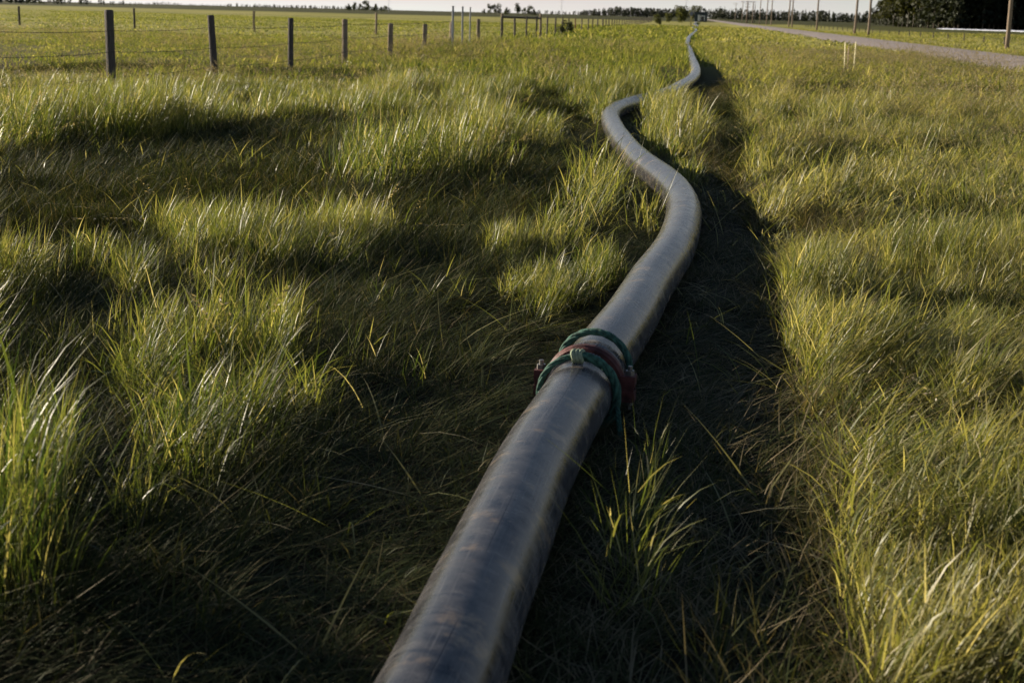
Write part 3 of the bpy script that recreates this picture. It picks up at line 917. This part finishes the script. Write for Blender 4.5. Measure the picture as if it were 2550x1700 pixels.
# distant woods along the horizon
sp = []
def wood_line(x0, x1, Y, hfun, step, kinds='cccb'):
    px = x0
    while px < x1:
        h = hfun(px) * q.uniform(.7, 1.25)
        if h > 1: sp.append((at_y(px, Y), Y + q.uniform(-30, 30), h, h * q.uniform(.18, .30), q.choice(kinds), 500 + len(sp)))
        px += step * q.uniform(.5, 1.5)
wood_line(1770, 2200, 1500, lambda x: 8.0 + 1.5 * math.sin(x / 23), 1.6)
wood_line(1790, 2200, 1560, lambda x: 9.0 + 1.5 * math.sin(x / 31), 2.5)
wood_line(1440, 1720, 1700, lambda x: (4.5 + 4.5 * min(1, (x - 1440) / 90)) , 1.2, 'cbb')
wood_line(1340, 1460, 1900, lambda x: 4.5, 4, 'bb')
wood_line(640, 980, 2300, lambda x: 4.6, 1.8, 'cbb')
wood_line(330, 720, 2300, lambda x: 2.6 + 2 * max(0, math.sin(x / 29)), 2.5, 'bb')
wood_line(1750, 1800, 2400, lambda x: 13, 3, 'bb')
stuff_trees('distant_woods', sp, 'thin dark line of distant woods along the horizon')
sp = []
wood_line(-260, 190, 800, lambda x: 11 - 5 * sstep(60, 190, x), 6, 'ccb')
wood_line(150, 330, 900, lambda x: 3.0, 6, 'bb')
stuff_trees('field_edge_woods', sp, 'dark strip of trees at the far left edge of the hay field')
# clumps of bushes on the left horizon, each bush on its own
ORD = ['leftmost', 'second from left', 'third from left', 'fourth from left', 'fifth from left', 'sixth from left', 'seventh from left', 'rightmost']
BU = [broadleaf(70 + i, 5.5, 2.2, 420, M_darkb, M_bark, 8, .12, .34) for i in range(4)]
for i, (px, s) in enumerate(((868, .95), (882, 1.0), (897, .85), (911, 1.25), (934, 1.05), (949, .6), (961, .7))):
    Y = 880 + (i % 3) * 8.; X = at_y(px, Y)
    plant('bush', BU[i % 4], (X, Y, float(ground_z(X, Y))), i, s, ORD[i] + ' of seven dark bushes in the left clump on the horizon', 'bush', 'left horizon bushes')
for i, (px, s) in enumerate(((1205, .6), (1222, 1.1), (1237, 1.2), (1262, .95), (1290, 1.25), (1306, .8), (1320, 1.05), (1331, .85))):
    Y = 860 + (i % 3) * 8.; X = at_y(px, Y)
    plant('bush', BU[(i + 1) % 4], (X, Y, float(ground_z(X, Y))), i, s, ORD[i] + ' of eight dark bushes on the horizon above the braced fence corner', 'bush', 'right horizon bushes')
BW = [broadleaf(90 + i, 3.4, 1.7, 900, M_bush, M_bark, 9, .02, .20) for i in range(2)]
for px, Y, s, lab in ((1699, 330., 1.08, 'round olive bush left of the dark cabin'), (1667, 350., .62, 'small bush between the round bush and the fence end'),
                    (1642, 270., .55, 'ragged low bush where the left fence fades out'), (1735, 520., 1.5, 'tree top showing above the dark cabin roof')):
    X = at_y(px, Y); plant('bush', BW[px % 2], (X, Y, float(ground_z(X, Y))), px, s, lab, 'bush')
SH = broadleaf(99, 1.0, .55, 420, M_darkb, M_bark, 8, .02, .075)
for px, py, s, lab in ((1412, 82, 1.0, 'dark leafy shrub growing in front of the distant fence posts'), (1398, 84, .7, 'small dark shrub beside the leafy one by the fence')):
    g = gp(px, py + 4); plant('shrub', SH, (g[0], g[1], float(ground_z(g[0], g[1]))), px, s, lab, 'shrub')

# ------------------------------------------------------------------ grass
def blades(n, g, h=(.7, 1.0), spread=.06, width=(.006, .010), lean=(0, .35), curl=(.2, 1.0), seg=4, bias=None, bc=(0, .7), droop=.2, dry=.12):
    """n tapered bent blades; returns verts, quad/tri loops, bc"""
    H = g.uniform(*h, n)
    ang = g.random(n) * 2 * np.pi
    rad = spread * np.sqrt(g.random(n))
    base = np.stack([rad * np.cos(ang), rad * np.sin(ang)], 1)
    az = g.random(n) * 2 * np.pi
    if bias is not None:
        az = bias[0] + g.normal(size=n) * bias[1]
    ph0 = g.uniform(*lean, n); ph1 = g.uniform(*curl, n)
    dr = g.random(n) < droop
    ph1 = np.where(dr, ph1 + g.uniform(.8, 1.6, n), ph1)
    W = g.uniform(*width, n)
    tw = az + np.pi / 2 + g.normal(size=n) * .6
    ts = np.linspace(0, 1, seg + 1)
    px_ = np.zeros((n, seg + 1)); pz_ = np.zeros((n, seg + 1))
    for k in range(1, seg + 1):
        tm = (ts[k] + ts[k - 1]) / 2
        phi = ph0 + ph1 * tm ** 1.6
        px_[:, k] = px_[:, k - 1] + np.sin(phi) * H / seg
        pz_[:, k] = pz_[:, k - 1] + np.cos(phi) * H / seg
    wprof = np.array([.65, 1.0, .95, .7, .4, .2])[:seg]
    vs = []
    for k in range(seg + 1):
        cx = base[:, 0] + px_[:, k] * np.cos(az); cy = base[:, 1] + px_[:, k] * np.sin(az); cz = pz_[:, k]
        if k < seg:
            wx = np.cos(tw) * W * wprof[k] / 2; wy = np.sin(tw) * W * wprof[k] / 2
            vs.append(np.stack([cx - wx, cy - wy, cz], 1)); vs.append(np.stack([cx + wx, cy + wy, cz], 1))
        else: vs.append(np.stack([cx, cy, cz], 1))
    V = np.stack(vs, 1)                       # n, 2*seg+1, 3
    m_ = 2 * seg + 1
    fl = []; tot = []
    for k in range(seg - 1): fl += [2 * k, 2 * k + 1, 2 * k + 3, 2 * k + 2]; tot.append(4)
    fl += [2 * seg - 2, 2 * seg - 1, 2 * seg]; tot.append(3)
    fl = (np.array(fl)[None, :] + np.arange(n)[:, None] * m_).ravel()
    tot = np.tile(tot, n)
    c = g.uniform(*bc, n); c = np.where(g.random(n) < dry, g.uniform(.75, 1.0, n), c)
    return V.reshape(-1, 3), fl, tot, np.repeat(c, m_)
def tuft(name, parts, mat):
    V, Fl, T, B = [], [], [], []; o = 0
    for v, f, t_, b in parts:
        V.append(v); Fl.append(f + o); T.append(t_); B.append(b); o += len(v)
    me = mesh_np(name, np.concatenate(V), np.concatenate(Fl), np.concatenate(T), mat)
    at = me.attributes.new('bc', 'FLOAT', 'POINT'); at.data.foreach_set('value', np.concatenate(B).astype(np.float32))
    return me
def seed_head(n, g, h=(.85, 1.1), spread=.06, lean=(.05, .4), bits=16, size=.012):
    v0, f0, t0, b0 = blades(n, g, h, spread, (.0022, .0032), lean, (.1, .5), 4, None, (.3, .6), .1, 0)
    V, Fl, T, B = [v0], [f0], [t0], [b0]; o = len(v0)
    tips = v0.reshape(n, 9, 3)
    for i in range(n):
        tip, pre = tips[i, 8], (tips[i, 4] + tips[i, 5]) / 2
        ax = tip - pre
        for j in range(bits):
            u = .45 + .6 * j / bits
            c = pre + ax * u + g.normal(size=3) * .011 * (1.2 - u) * 1.6
            d = ax / np.linalg.norm(ax) + g.normal(size=3) * .5; d /= np.linalg.norm(d)
            e = np.cross(d, g.normal(size=3)); e /= np.linalg.norm(e)
            s = size * g.uniform(.7, 1.3)
            V.append(np.array([c - d * s, c + e * s * .38, c + d * s, c - e * s * .38])); Fl.append(np.arange(4) + o); T.append(np.array([4])); B.append(np.full(4, g.uniform(.2, 1)))
            o += 4
    return np.concatenate(V), np.concatenate(Fl), np.concatenate(T), np.concatenate(B)

def source_collection(name, meshes):
    c = bpy.data.collections.new(name)
    for i, me in enumerate(meshes):
        o = bpy.data.objects.new('%s_%02d' % (name, i), me); c.objects.link(o)
    return c
def scatter(name, pts, rot, scl, idx, tint, coll, label, cat='grass'):
    me = bpy.data.meshes.new(name)
    n = len(pts)
    me.vertices.add(n); me.vertices.foreach_set('co', np.asarray(pts, np.float32).ravel())
    for nm, ty, arr in (('rot', 'FLOAT_VECTOR', rot), ('scl', 'FLOAT_VECTOR', scl)):
        at = me.attributes.new(nm, ty, 'POINT'); at.data.foreach_set('vector', np.asarray(arr, np.float32).ravel())
    at = me.attributes.new('idx', 'INT', 'POINT'); at.data.foreach_set('value', np.asarray(idx, np.int32))
    at = me.attributes.new('tint', 'FLOAT', 'POINT'); at.data.foreach_set('value', np.asarray(tint, np.float32))
    o = link(name, me); tag(o, label, cat, kind='stuff')
    ng = bpy.data.node_groups.new(name + '_scatter', 'GeometryNodeTree')
    ng.interface.new_socket('Geometry', in_out='INPUT', socket_type='NodeSocketGeometry')
    ng.interface.new_socket('Geometry', in_out='OUTPUT', socket_type='NodeSocketGeometry')
    N, L_ = ng.nodes, ng.links
    gi, go = N.new('NodeGroupInput'), N.new('NodeGroupOutput')
    m2p = N.new('GeometryNodeMeshToPoints')
    ci = N.new('GeometryNodeCollectionInfo'); ci.inputs['Collection'].default_value = coll
    ci.inputs['Separate Children'].default_value = True; ci.inputs['Reset Children'].default_value = True
    ip = N.new('GeometryNodeInstanceOnPoints'); ip.inputs['Pick Instance'].default_value = True
    def attr(nm, ty):
        a = N.new('GeometryNodeInputNamedAttribute'); a.data_type = ty; a.inputs['Name'].default_value = nm
        return a.outputs['Attribute']
    e2r = N.new('FunctionNodeEulerToRotation')
    L_.new(gi.outputs[0], m2p.inputs['Mesh']); L_.new(m2p.outputs[0], ip.inputs['Points']); L_.new(ci.outputs[0], ip.inputs['Instance'])
    L_.new(attr('idx', 'INT'), ip.inputs['Instance Index'])
    L_.new(attr('rot', 'FLOAT_VECTOR'), e2r.inputs[0]); L_.new(e2r.outputs[0], ip.inputs['Rotation'])
    L_.new(attr('scl', 'FLOAT_VECTOR'), ip.inputs['Scale'])
    L_.new(ip.outputs[0], go.inputs[0])
    md = o.modifiers.new('scatter', 'NODES'); md.node_group = ng
    return o

# height of the grass at a place; the clumps, holes and trampled strips were read off the photograph on the ground plane
OV = 2352.0 / 2550.0
EDGE = np.array([(1568, 1975), (1400, 1945), (1200, 1895), (1000, 1852), (880, 1814), (700, 1782), (560, 1748), (430, 1705), (320, 1708), (280, 1698), (230, 1680), (172, 1650), (130, 1620), (100, 1603), (60, 1592)])[::-1]
CLUMPS = [  # ov x, ov y, rx, ry, height
    (60, 1390, 150, 120, .54), (50, 1210, 110, 90, .50), (150, 1130, 60, 60, .34), (330, 1190, 70, 60, .26), (430, 1090, 150, 80, .33), (560, 1030, 110, 60, .32), (700, 960, 70, 45, .32), (330, 930, 80, 50, .32), (620, 900, 60, 40, .26),
    (500, 850, 130, 40, .36), (370, 830, 60, 40, .30), (640, 800, 60, 30, .28), (30, 700, 90, 60, .34), (300, 690, 50, 35, .26), (560, 610, 150, 45, .30), (800, 580, 120, 55, .30), (440, 570, 90, 40, .24),
    (860, 430, 100, 42, .56), (1000, 410, 140, 45, .54), (1120, 345, 110, 38, .54), (1360, 485, 75, 60, .52), (1290, 560, 70, 45, .30), (1490, 525, 36, 36, .36), (1160, 590, 70, 26, .22),
    (1250, 700, 90, 45, .20), (1370, 650, 50, 40, .22), (1445, 1290, 90, 130, .30), (1500, 1110, 55, 60, .24), (1550, 335, 75, 42, .56), (1505, 272, 42, 24, .56), (1545, 262, 40, 22, .50), (1570, 415, 40, 22, .26), (1240, 330, 60, 30, .34)]
HOLES = [(120, 545, 230, 60), (740, 725, 180, 65), (1060, 520, 190, 65), (90, 790, 130, 60), (240, 765, 80, 45), (1040, 640, 150, 50), (330, 600, 90, 36), (2085, 790, 95, 60), (2060, 700, 85, 40), (1905, 400, 45, 35), (1965, 660, 60, 36), (2010, 690, 60, 30), (1860, 520, 36, 26), (2240, 610, 60, 36), (2330, 760, 40, 30), (2150, 1180, 70, 40), (2290, 980, 50, 40), (1815, 300, 40, 22),
         (640, 340, 190, 34), (260, 470, 330, 80), (60, 560, 200, 70), (760, 300, 60, 22), (560, 260, 30, 14), (1300, 150, 110, 16), (980, 250, 60, 14), (1250, 265, 110, 40), (1330, 290, 60, 40), (1540, 175, 40, 22), (1575, 130, 14, 22)]
pipe_x = lambda y: np.interp(y, path[:, 1], path[:, 0])
def grass_field(x, y):
    """height and closeness (0..1) of the standing grass at a place"""
    P = np.stack([x, y, np.zeros_like(x)], 1)
    px, py = to_px(P)
    ox, oy = px * OV, py * OV
    wob = 40 * (vnoise(x, y, .5, 3) - .5) + 20 * (vnoise(x, y, .17, 4) - .5)
    sc_ = np.clip(oy, 120, 1600) / 900.
    ex = np.interp(oy, EDGE[:, 0], EDGE[:, 1])
    right = sstep(-14, 16, ox + wob * sc_ - ex)
    rel = .45 * vnoise(x, y, .95, 5) + .35 * vnoise(x, y, .38, 6) + .2 * vnoise(x, y, .14, 32)
    h_r = (.11 + .23 * sstep(.24, .78, rel)) * (1 + .35 * sstep(8, 13, y))
    bound = np.interp(ox, [0, 300, 560, 700, 900, 1150, 1300, 1390, 1470, 1560, 1590], [365, 350, 300, 275, 290, 280, 255, 240, 225, 196, 120])
    tall_l = sstep(10, -14, (oy - bound) / np.clip(sc_, .3, 2) + wob * 1.2)
    rel2 = .6 * vnoise(x, y, 1.4, 7) + .4 * vnoise(x, y, .5, 36)
    h_l = (.62 - .26 * sstep(14, 21, y)) * (.60 + .8 * rel2)
    is_r = right > .5
    h = np.where(is_r, right * h_r, tall_l * h_l)
    d = np.where(is_r, np.clip(h / .20, .2, 1), np.clip(tall_l, 0, 1) * (.35 + .65 * sstep(.25, .6, rel2)))
    # thin stand over the trampled left side: few stems, as tall as the rest
    off_pipe = np.where(oy > 230, sstep(.45, 2.2, pipe_x(y) - x), 1)
    st = sstep(.38, .78, vnoise(x, y, .7, 30) * .55 + vnoise(x, y, .2, 31) * .45)
    sd = (.006 + .075 * st ** 1.6) * off_pipe * (~is_r) * (ox < 1500)
    sh = .17 + .17 * vnoise(x, y, .5, 37) * (.4 + .6 * off_pipe)
    h = np.where((sd > .003) & ~is_r, np.maximum(h, sh), h); d = np.maximum(d, sd)
    for (cx, cy, rx, ry, ch) in CLUMPS:
        e = 1.12 * np.hypot((ox - cx) / rx, (oy - cy) / ry) + .9 * (vnoise(x, y, .30, 8) - .5) + .6 * (vnoise(x, y, .11, 9) - .5)
        f = sstep(1.5, .35, e)
        h = np.maximum(h, 1.1 * ch * (.45 + .55 * f) * (f > .02)); d = np.maximum(d, f ** 1.5 * (.34 if cx > 1400 and cy > 1000 else .75))
    mid = (y > 17) & (y < 45) & (is_r | (x < pipe_x(y)))
    h = np.where(mid, np.maximum(h * np.where(x < -5.5, .72, 1), (.12 + .42 * sstep(.3, .72, rel2)) * sstep(17, 21, y) * np.where(x < -5.5, .62, 1)), h)
    d = np.where(mid, np.maximum(d, .8 * sstep(17, 21, y)), d)
    for (cx, cy, rx, ry) in HOLES:
        e = np.hypot((ox - cx) / rx, (oy - cy) / ry) + .7 * (vnoise(x, y, .3, 10) - .5)
        f = sstep(.4, 1.15, e)
        d = d * (.03 + .97 * f); h = h * (.50 + .50 * f)
    off = (ox < -60) | (ox > 2420) | (oy > 1700)
    farp = np.abs(x + .3)
    h = np.where(off & (y < 25), np.where(x < 0, .38, .30) + .20 * vnoise(x, y, .6, 12), h); d = np.where(off & (y < 25), sstep(.9, 1.6, farp) * np.where(x < 0, .12 + .6 * sstep(.4, .7, vnoise(x, y, .35, 41)), .8), d)  # unseen grass on the left shaped to shade the ground and streak the pipe
    h = np.where(y > 45, np.maximum(h * .8, .12 + .34 * sstep(.3, .75, vnoise(x, y, 3, 13))), h); d = np.where(y > 45, 1, d)
    near_p = (y > 45) & (np.abs(x - pipe_x(y)) < 1.2)
    h = np.where(near_p, np.maximum(h, .22 + .10 * sstep(55, 80, y) + .14 * vnoise(x, y, 1.3, 40)), h)
    return h, d
def grass_height(x, y):
    h, d = grass_field(x, y)
    return h * (d > .3)
def region(n, y0, y1, ml=3.0, mr=1.2):
    y = np.sqrt(rng.random(n) * (y1 ** 2 - y0 ** 2) + y0 ** 2)
    lo, hi = -.48 * y - ml, .235 * y + mr
    x = lo + rng.random(n) * (hi - lo)
    return x, y
def area(y0, y1, ml=3.0, mr=1.2):
    return .358 * (y1 ** 2 - y0 ** 2) + (ml + mr) * (y1 - y0)
def on_pipe(x, y, pad=.0):
    return np.abs(x - pipe_x(y)) < PR + pad

def blade_mesh(name, x, y, z, H, az, ph0, ph1, W, tw, bc, seg, mat):
    """every blade a tapered bent strip of its own, all in one mesh"""
    n = len(x)
    ts = np.linspace(0, 1, seg + 1)
    hx = np.zeros((n, seg + 1)); hz = np.zeros((n, seg + 1))
    for k in range(1, seg + 1):
        tm = (ts[k] + ts[k - 1]) / 2
        phi = ph0 + ph1 * tm ** 1.5
        hx[:, k] = hx[:, k - 1] + np.sin(phi) * H / seg
        hz[:, k] = hz[:, k - 1] + np.cos(phi) * H / seg
    wp = {5: (.6, 1, 1, .8, .5), 4: (.65, 1, .9, .55), 3: (.7, 1, .6), 2: (.9, .8)}[seg]
    m_ = 2 * seg + 1
    V = np.empty((n, m_, 3), np.float32)
    ca, sa = np.cos(az), np.sin(az)
    for k in range(seg + 1):
        cx = x + hx[:, k] * ca; cy = y + hx[:, k] * sa; cz = z + hz[:, k]
        if k < seg:
            t2 = tw + .5 * ts[k]
            wx = np.cos(t2) * W * wp[k] / 2; wy = np.sin(t2) * W * wp[k] / 2
            V[:, 2 * k] = np.stack([cx - wx, cy - wy, cz], 1); V[:, 2 * k + 1] = np.stack([cx + wx, cy + wy, cz], 1)
        else: V[:, 2 * k] = np.stack([cx, cy, cz], 1)
    fl = []; tot = []
    for k in range(seg - 1): fl += [2 * k, 2 * k + 1, 2 * k + 3, 2 * k + 2]; tot.append(4)
    fl += [2 * seg - 2, 2 * seg - 1, 2 * seg]; tot.append(3)
    fl = (np.array(fl, np.int32)[None, :] + (np.arange(n, dtype=np.int32) * m_)[:, None]).ravel()
    me = mesh_np(name, V.reshape(-1, 3), fl, np.tile(np.array(tot, np.int32), n), mat)
    at = me.attributes.new('bc', 'FLOAT', 'POINT'); at.data.foreach_set('value', np.repeat(bc, m_).astype(np.float32))
    return me
BLADES = 0
def place_tall(name, y0, y1, tufts, per, spread, width, seg, label, hmul=1.0):
    global BLADES
    n = int(area(y0, y1) * tufts)
    x, y = region(n, y0, y1)
    h, d = grass_field(x, y)
    k = (h > .05) & (rng.random(n) < np.clip(d * 2.2, 0, 1))
    dt = np.clip(d * 2.2, 1e-3, 1)
    lo, hi = -.455 * y - .4, .225 * y + .3
    k &= (rng.random(n) < np.where((x < lo) | (x > hi), .45, 1))
    x, y, dt = x[k], y[k], dt[k]; n = len(x)
    t_az = .25 + rng.normal(size=n) * .75; t_h = rng.uniform(.72, 1.2, n); t_c = rng.random(n); t_l = rng.random(n)
    cnt = rng.poisson(per, n)
    i = np.repeat(np.arange(n), cnt); N_ = len(i)
    x = x[i] + rng.normal(size=N_) * spread; y = y[i] + rng.normal(size=N_) * spread
    h, d = grass_field(x, y)
    right = x > pipe_x(y) + .45
    lawn = (x < FX - 2.5 - 5 * (vnoise(x, y, 12, 20) - .5)) & (y > 28)
    h = np.where(lawn, h * (.30 + .35 * sstep(50, 30, y)), h)
    shoulder = sstep(3.0, 7.0, x) * sstep(18, 30, y)
    h = h * (1 - .40 * shoulder * sstep(26, 38, y))
    k = (h > .05) & (rng.random(N_) < np.clip(d / dt[i], 0, 1)) & ~on_pipe(x, y, np.where(y < 22, .04, .01)) & ~((x > ROAD_L + .1) & (x < ROAD_R - .1))
    x, y, h, i, right = x[k], y[k], h[k], i[k], right[k]; N_ = len(x)
    leaf = rng.random(N_) < np.where(right, .78, .60)             # leaves borne along the stems; the rest rise from the ground
    full = h * hmul * t_h[i] * rng.uniform(.75, 1.2, N_)
    z0 = np.where(leaf, full * rng.uniform(0, .62, N_), 0)
    H = np.where(leaf, full * rng.uniform(.30, .58, N_) + .03, full)
    lodge = sstep(.25, .75, vnoise(x, y, .7, 14) * .6 + vnoise(x, y, .22, 15) * .4)
    swirl = (vnoise(x, y, 1.1, 34) - .5) * 3.0 + (vnoise(x, y, .3, 35) - .5) * 1.4 + .30
    az = np.where(right, swirl, t_az[i])
    az = np.where(rng.random(N_) < np.where(right, .60, .55), az + rng.normal(size=N_) * .75, rng.random(N_) * 6.283)
    lean0 = np.where(right, .12 + .75 * lodge, .05 + .40 * lodge) * rng.uniform(.4, 1.4, N_)
    ph0 = lean0 + np.where(leaf, np.abs(rng.normal(size=N_)) * .35, np.abs(rng.normal(size=N_)) * .08)
    ph1 = np.where(leaf, rng.uniform(.0, .9, N_) + (rng.random(N_) < .25) * rng.uniform(.6, 1.8, N_), rng.uniform(.0, .45, N_))
    x = x + np.cos(az) * z0 * np.sin(lean0) * .8; y = y + np.sin(az) * z0 * np.sin(lean0) * .8
    z0 = z0 * np.cos(lean0 * .8)
    W = rng.uniform(*width, N_) * np.where(leaf, 1.0, .55)
    dry = rng.random(N_) < (.05 if y0 > 20 else np.where(right, .20, .12))
    tint = vnoise(x, y, 1.6, 16) * .5 + vnoise(x, y, .4, 17) * .3 + .25 * t_c[i] - .45
    bc = np.where(dry, rng.uniform(.74, 1.0, N_), np.clip(rng.uniform(.08, .62, N_) + tint * .6 + np.where(right, .13, -.05), 0, .82))
    tw = az + np.pi / 2 + rng.normal(size=N_) * .7
    BLADES += N_
    me = blade_mesh(name, x, y, ground_z(x, y) - .01 + z0, H, az, ph0, ph1, W, tw, bc, seg, M_grass if y0 < 20 else M_fgrass)
    print(name, N_, 'blades')
    return tag(link(name, me), label, 'grass', kind='stuff')
place_tall('tall_grass', 1.6, 9, 300, 30, .045, (.0030, .0068), 3, 'tall green grass standing in clumps in the foreground on both sides of the pipe')
place_tall('verge_grass', 9, 26, 68, 22, .09, (.0060, .012), 3, 'sunlit grass of the middle verge from the pipe bend to the fence')
place_tall('far_verge_grass', 26, 75, 10, 10, .22, (.018, .034), 2, 'sunlit grass of the verge and field edge around the fence')
place_tall('distant_verge_grass', 75, 230, .65, 11, .7, (.07, .14), 2, 'distant sunlit grass of the verge fading towards the cabin', .9)

# trampled grass lying flat: interlocking mats
g_ = np.random.default_rng(5)
def flat_tile(n, w, size=.26, hmax=.30, stand=.25):
    x = g_.uniform(-size, size, n); y = g_.uniform(-size, size, n)
    az = np.where(g_.random(n) < .55, g_.normal(size=n) * .7, g_.random(n) * 6.283)
    H = g_.uniform(hmax * .35, hmax, n)
    ph0 = g_.uniform(.9, 1.52, n); ph1 = g_.uniform(-.1, .6, n)
    up = g_.random(n) < stand
    ph0 = np.where(up, g_.uniform(.15, .9, n), ph0); H = np.where(up, H * .55, H); ph1 = np.where(up, g_.uniform(.3, 1.5, n), ph1)
    bc = np.where(g_.random(n) < .15, g_.uniform(.8, 1, n), g_.uniform(0, .75, n))
    return blade_mesh('flat_mat', x, y, g_.uniform(.0, .03, n), H, az, ph0, ph1, g_.uniform(*w, n), az + np.pi / 2 + g_.normal(size=n) * .5, bc, 3, M_flat)
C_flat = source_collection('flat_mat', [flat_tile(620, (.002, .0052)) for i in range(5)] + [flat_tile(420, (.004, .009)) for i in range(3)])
C_wisp = source_collection('wisp', [tuft('wisp', [blades(3, g_, (.6, 1.0), .03, (.004, .008), (.05, .6), (.2, 1.0), 5, None, (.1, .8), .4, .2)], M_grass) for i in range(6)])
def place_flat():
    X, Y = np.meshgrid(np.arange(-14, 8, .42), np.arange(1.4, 34, .42))
    x = X.ravel() + rng.normal(size=X.size) * .05; y = Y.ravel() + rng.normal(size=X.size) * .05
    k = (x > -.48 * y - 2.5) & (x < .235 * y + 1)
    x, y = x[k], y[k]; n = len(x)
    rot = np.zeros((n, 3)); rot[:, 2] = (vnoise(x, y, 1.6, 18) - .5) * 4 + rng.normal(size=n) * .25
    dist = np.abs(x - pipe_x(y))
    zs = rng.uniform(.7, 1.4, n) * (.45 + .75 * sstep(.35, 1.1, dist))
    scl = np.stack([np.ones(n), np.ones(n), zs], 1)
    idx = np.where(y < 11, rng.integers(0, 5, n), rng.integers(5, 8, n))
    scatter('trampled_grass', np.stack([x, y, ground_z(x, y)], 1), rot, scl, idx, vnoise(x, y, .8, 19) * .5 - .4 + 1.3 * ((x > pipe_x(y)) & (x < pipe_x(y) + 1.15)), C_flat, 'dark tangled grass matted over the trampled ground beside the pipe')  # tint darkened for shaded hollows; paler straw right of the pipe lifts its shadow
place_flat()
C_seed = source_collection('seed_stem', [tuft('seed_stem', [seed_head(3, g_)], M_seed) for i in range(6)])
def place_wisps():
    n = int(area(1.5, 20) * 9); x, y = region(n, 1.5, 20)
    keep = ~on_pipe(x, y, .03); x, y = x[keep], y[keep]; n = len(x)
    rot = np.zeros((n, 3)); rot[:, 2] = rng.random(n) * 6.28; rot[:, 1] = rng.normal(size=n) * .15 + .1
    h = rng.uniform(.14, .36, n)
    scatter('grass_wisps', np.stack([x, y, ground_z(x, y)], 1), rot, np.stack([np.full(n, .8), np.full(n, .8), h], 1), rng.integers(0, 6, n), rng.random(n) * .4, C_wisp, 'single grass blades sticking up from the trampled ground')
place_wisps()
def place_seed():
    xs, ys, hs = [], [], []
    for y0, y1, dens in ((3, 10, 7), (10, 28, 9), (28, 60, 7)):
        n = int(area(y0, y1) * dens); x, y = region(n, y0, y1)
        h = grass_height(x, y)
        patch = vnoise(x, y, 2.2, 21) * .6 + vnoise(x, y, .7, 22) * .4
        nearfence = np.exp(-((x - FX) / 2.0) ** 2) + sstep(3.0, 7.0, x) * .9 + .35 * np.exp(-((x - 2.2) / 1.6) ** 2)
        k_ = (h > .22) & (rng.random(n) < np.clip((patch - .5) * 3 + nearfence * .8, .02, 1)) & ~on_pipe(x, y, 1.3) & (x < ROAD_L + .1)
        xs.append(x[k_]); ys.append(y[k_]); hs.append(h[k_])
    x, y, h = np.concatenate(xs), np.concatenate(ys), np.concatenate(hs); n = len(x)
    rot = np.zeros((n, 3)); rot[:, 2] = rng.normal(size=n) * .8; rot[:, 1] = rng.uniform(.05, .4, n)
    hz = h * rng.uniform(1.15, 1.6, n)
    fat = np.clip(.9 + y / 30, 1, 2.6)
    scatter('seed_grass', np.stack([x, y, ground_z(x, y)], 1), rot, np.stack([fat, fat, np.clip(hz, .3, .85)], 1), rng.integers(0, 6, n), rng.random(n) * .3, C_seed, 'tan seed heads standing above the green grass of the verge')
place_seed()
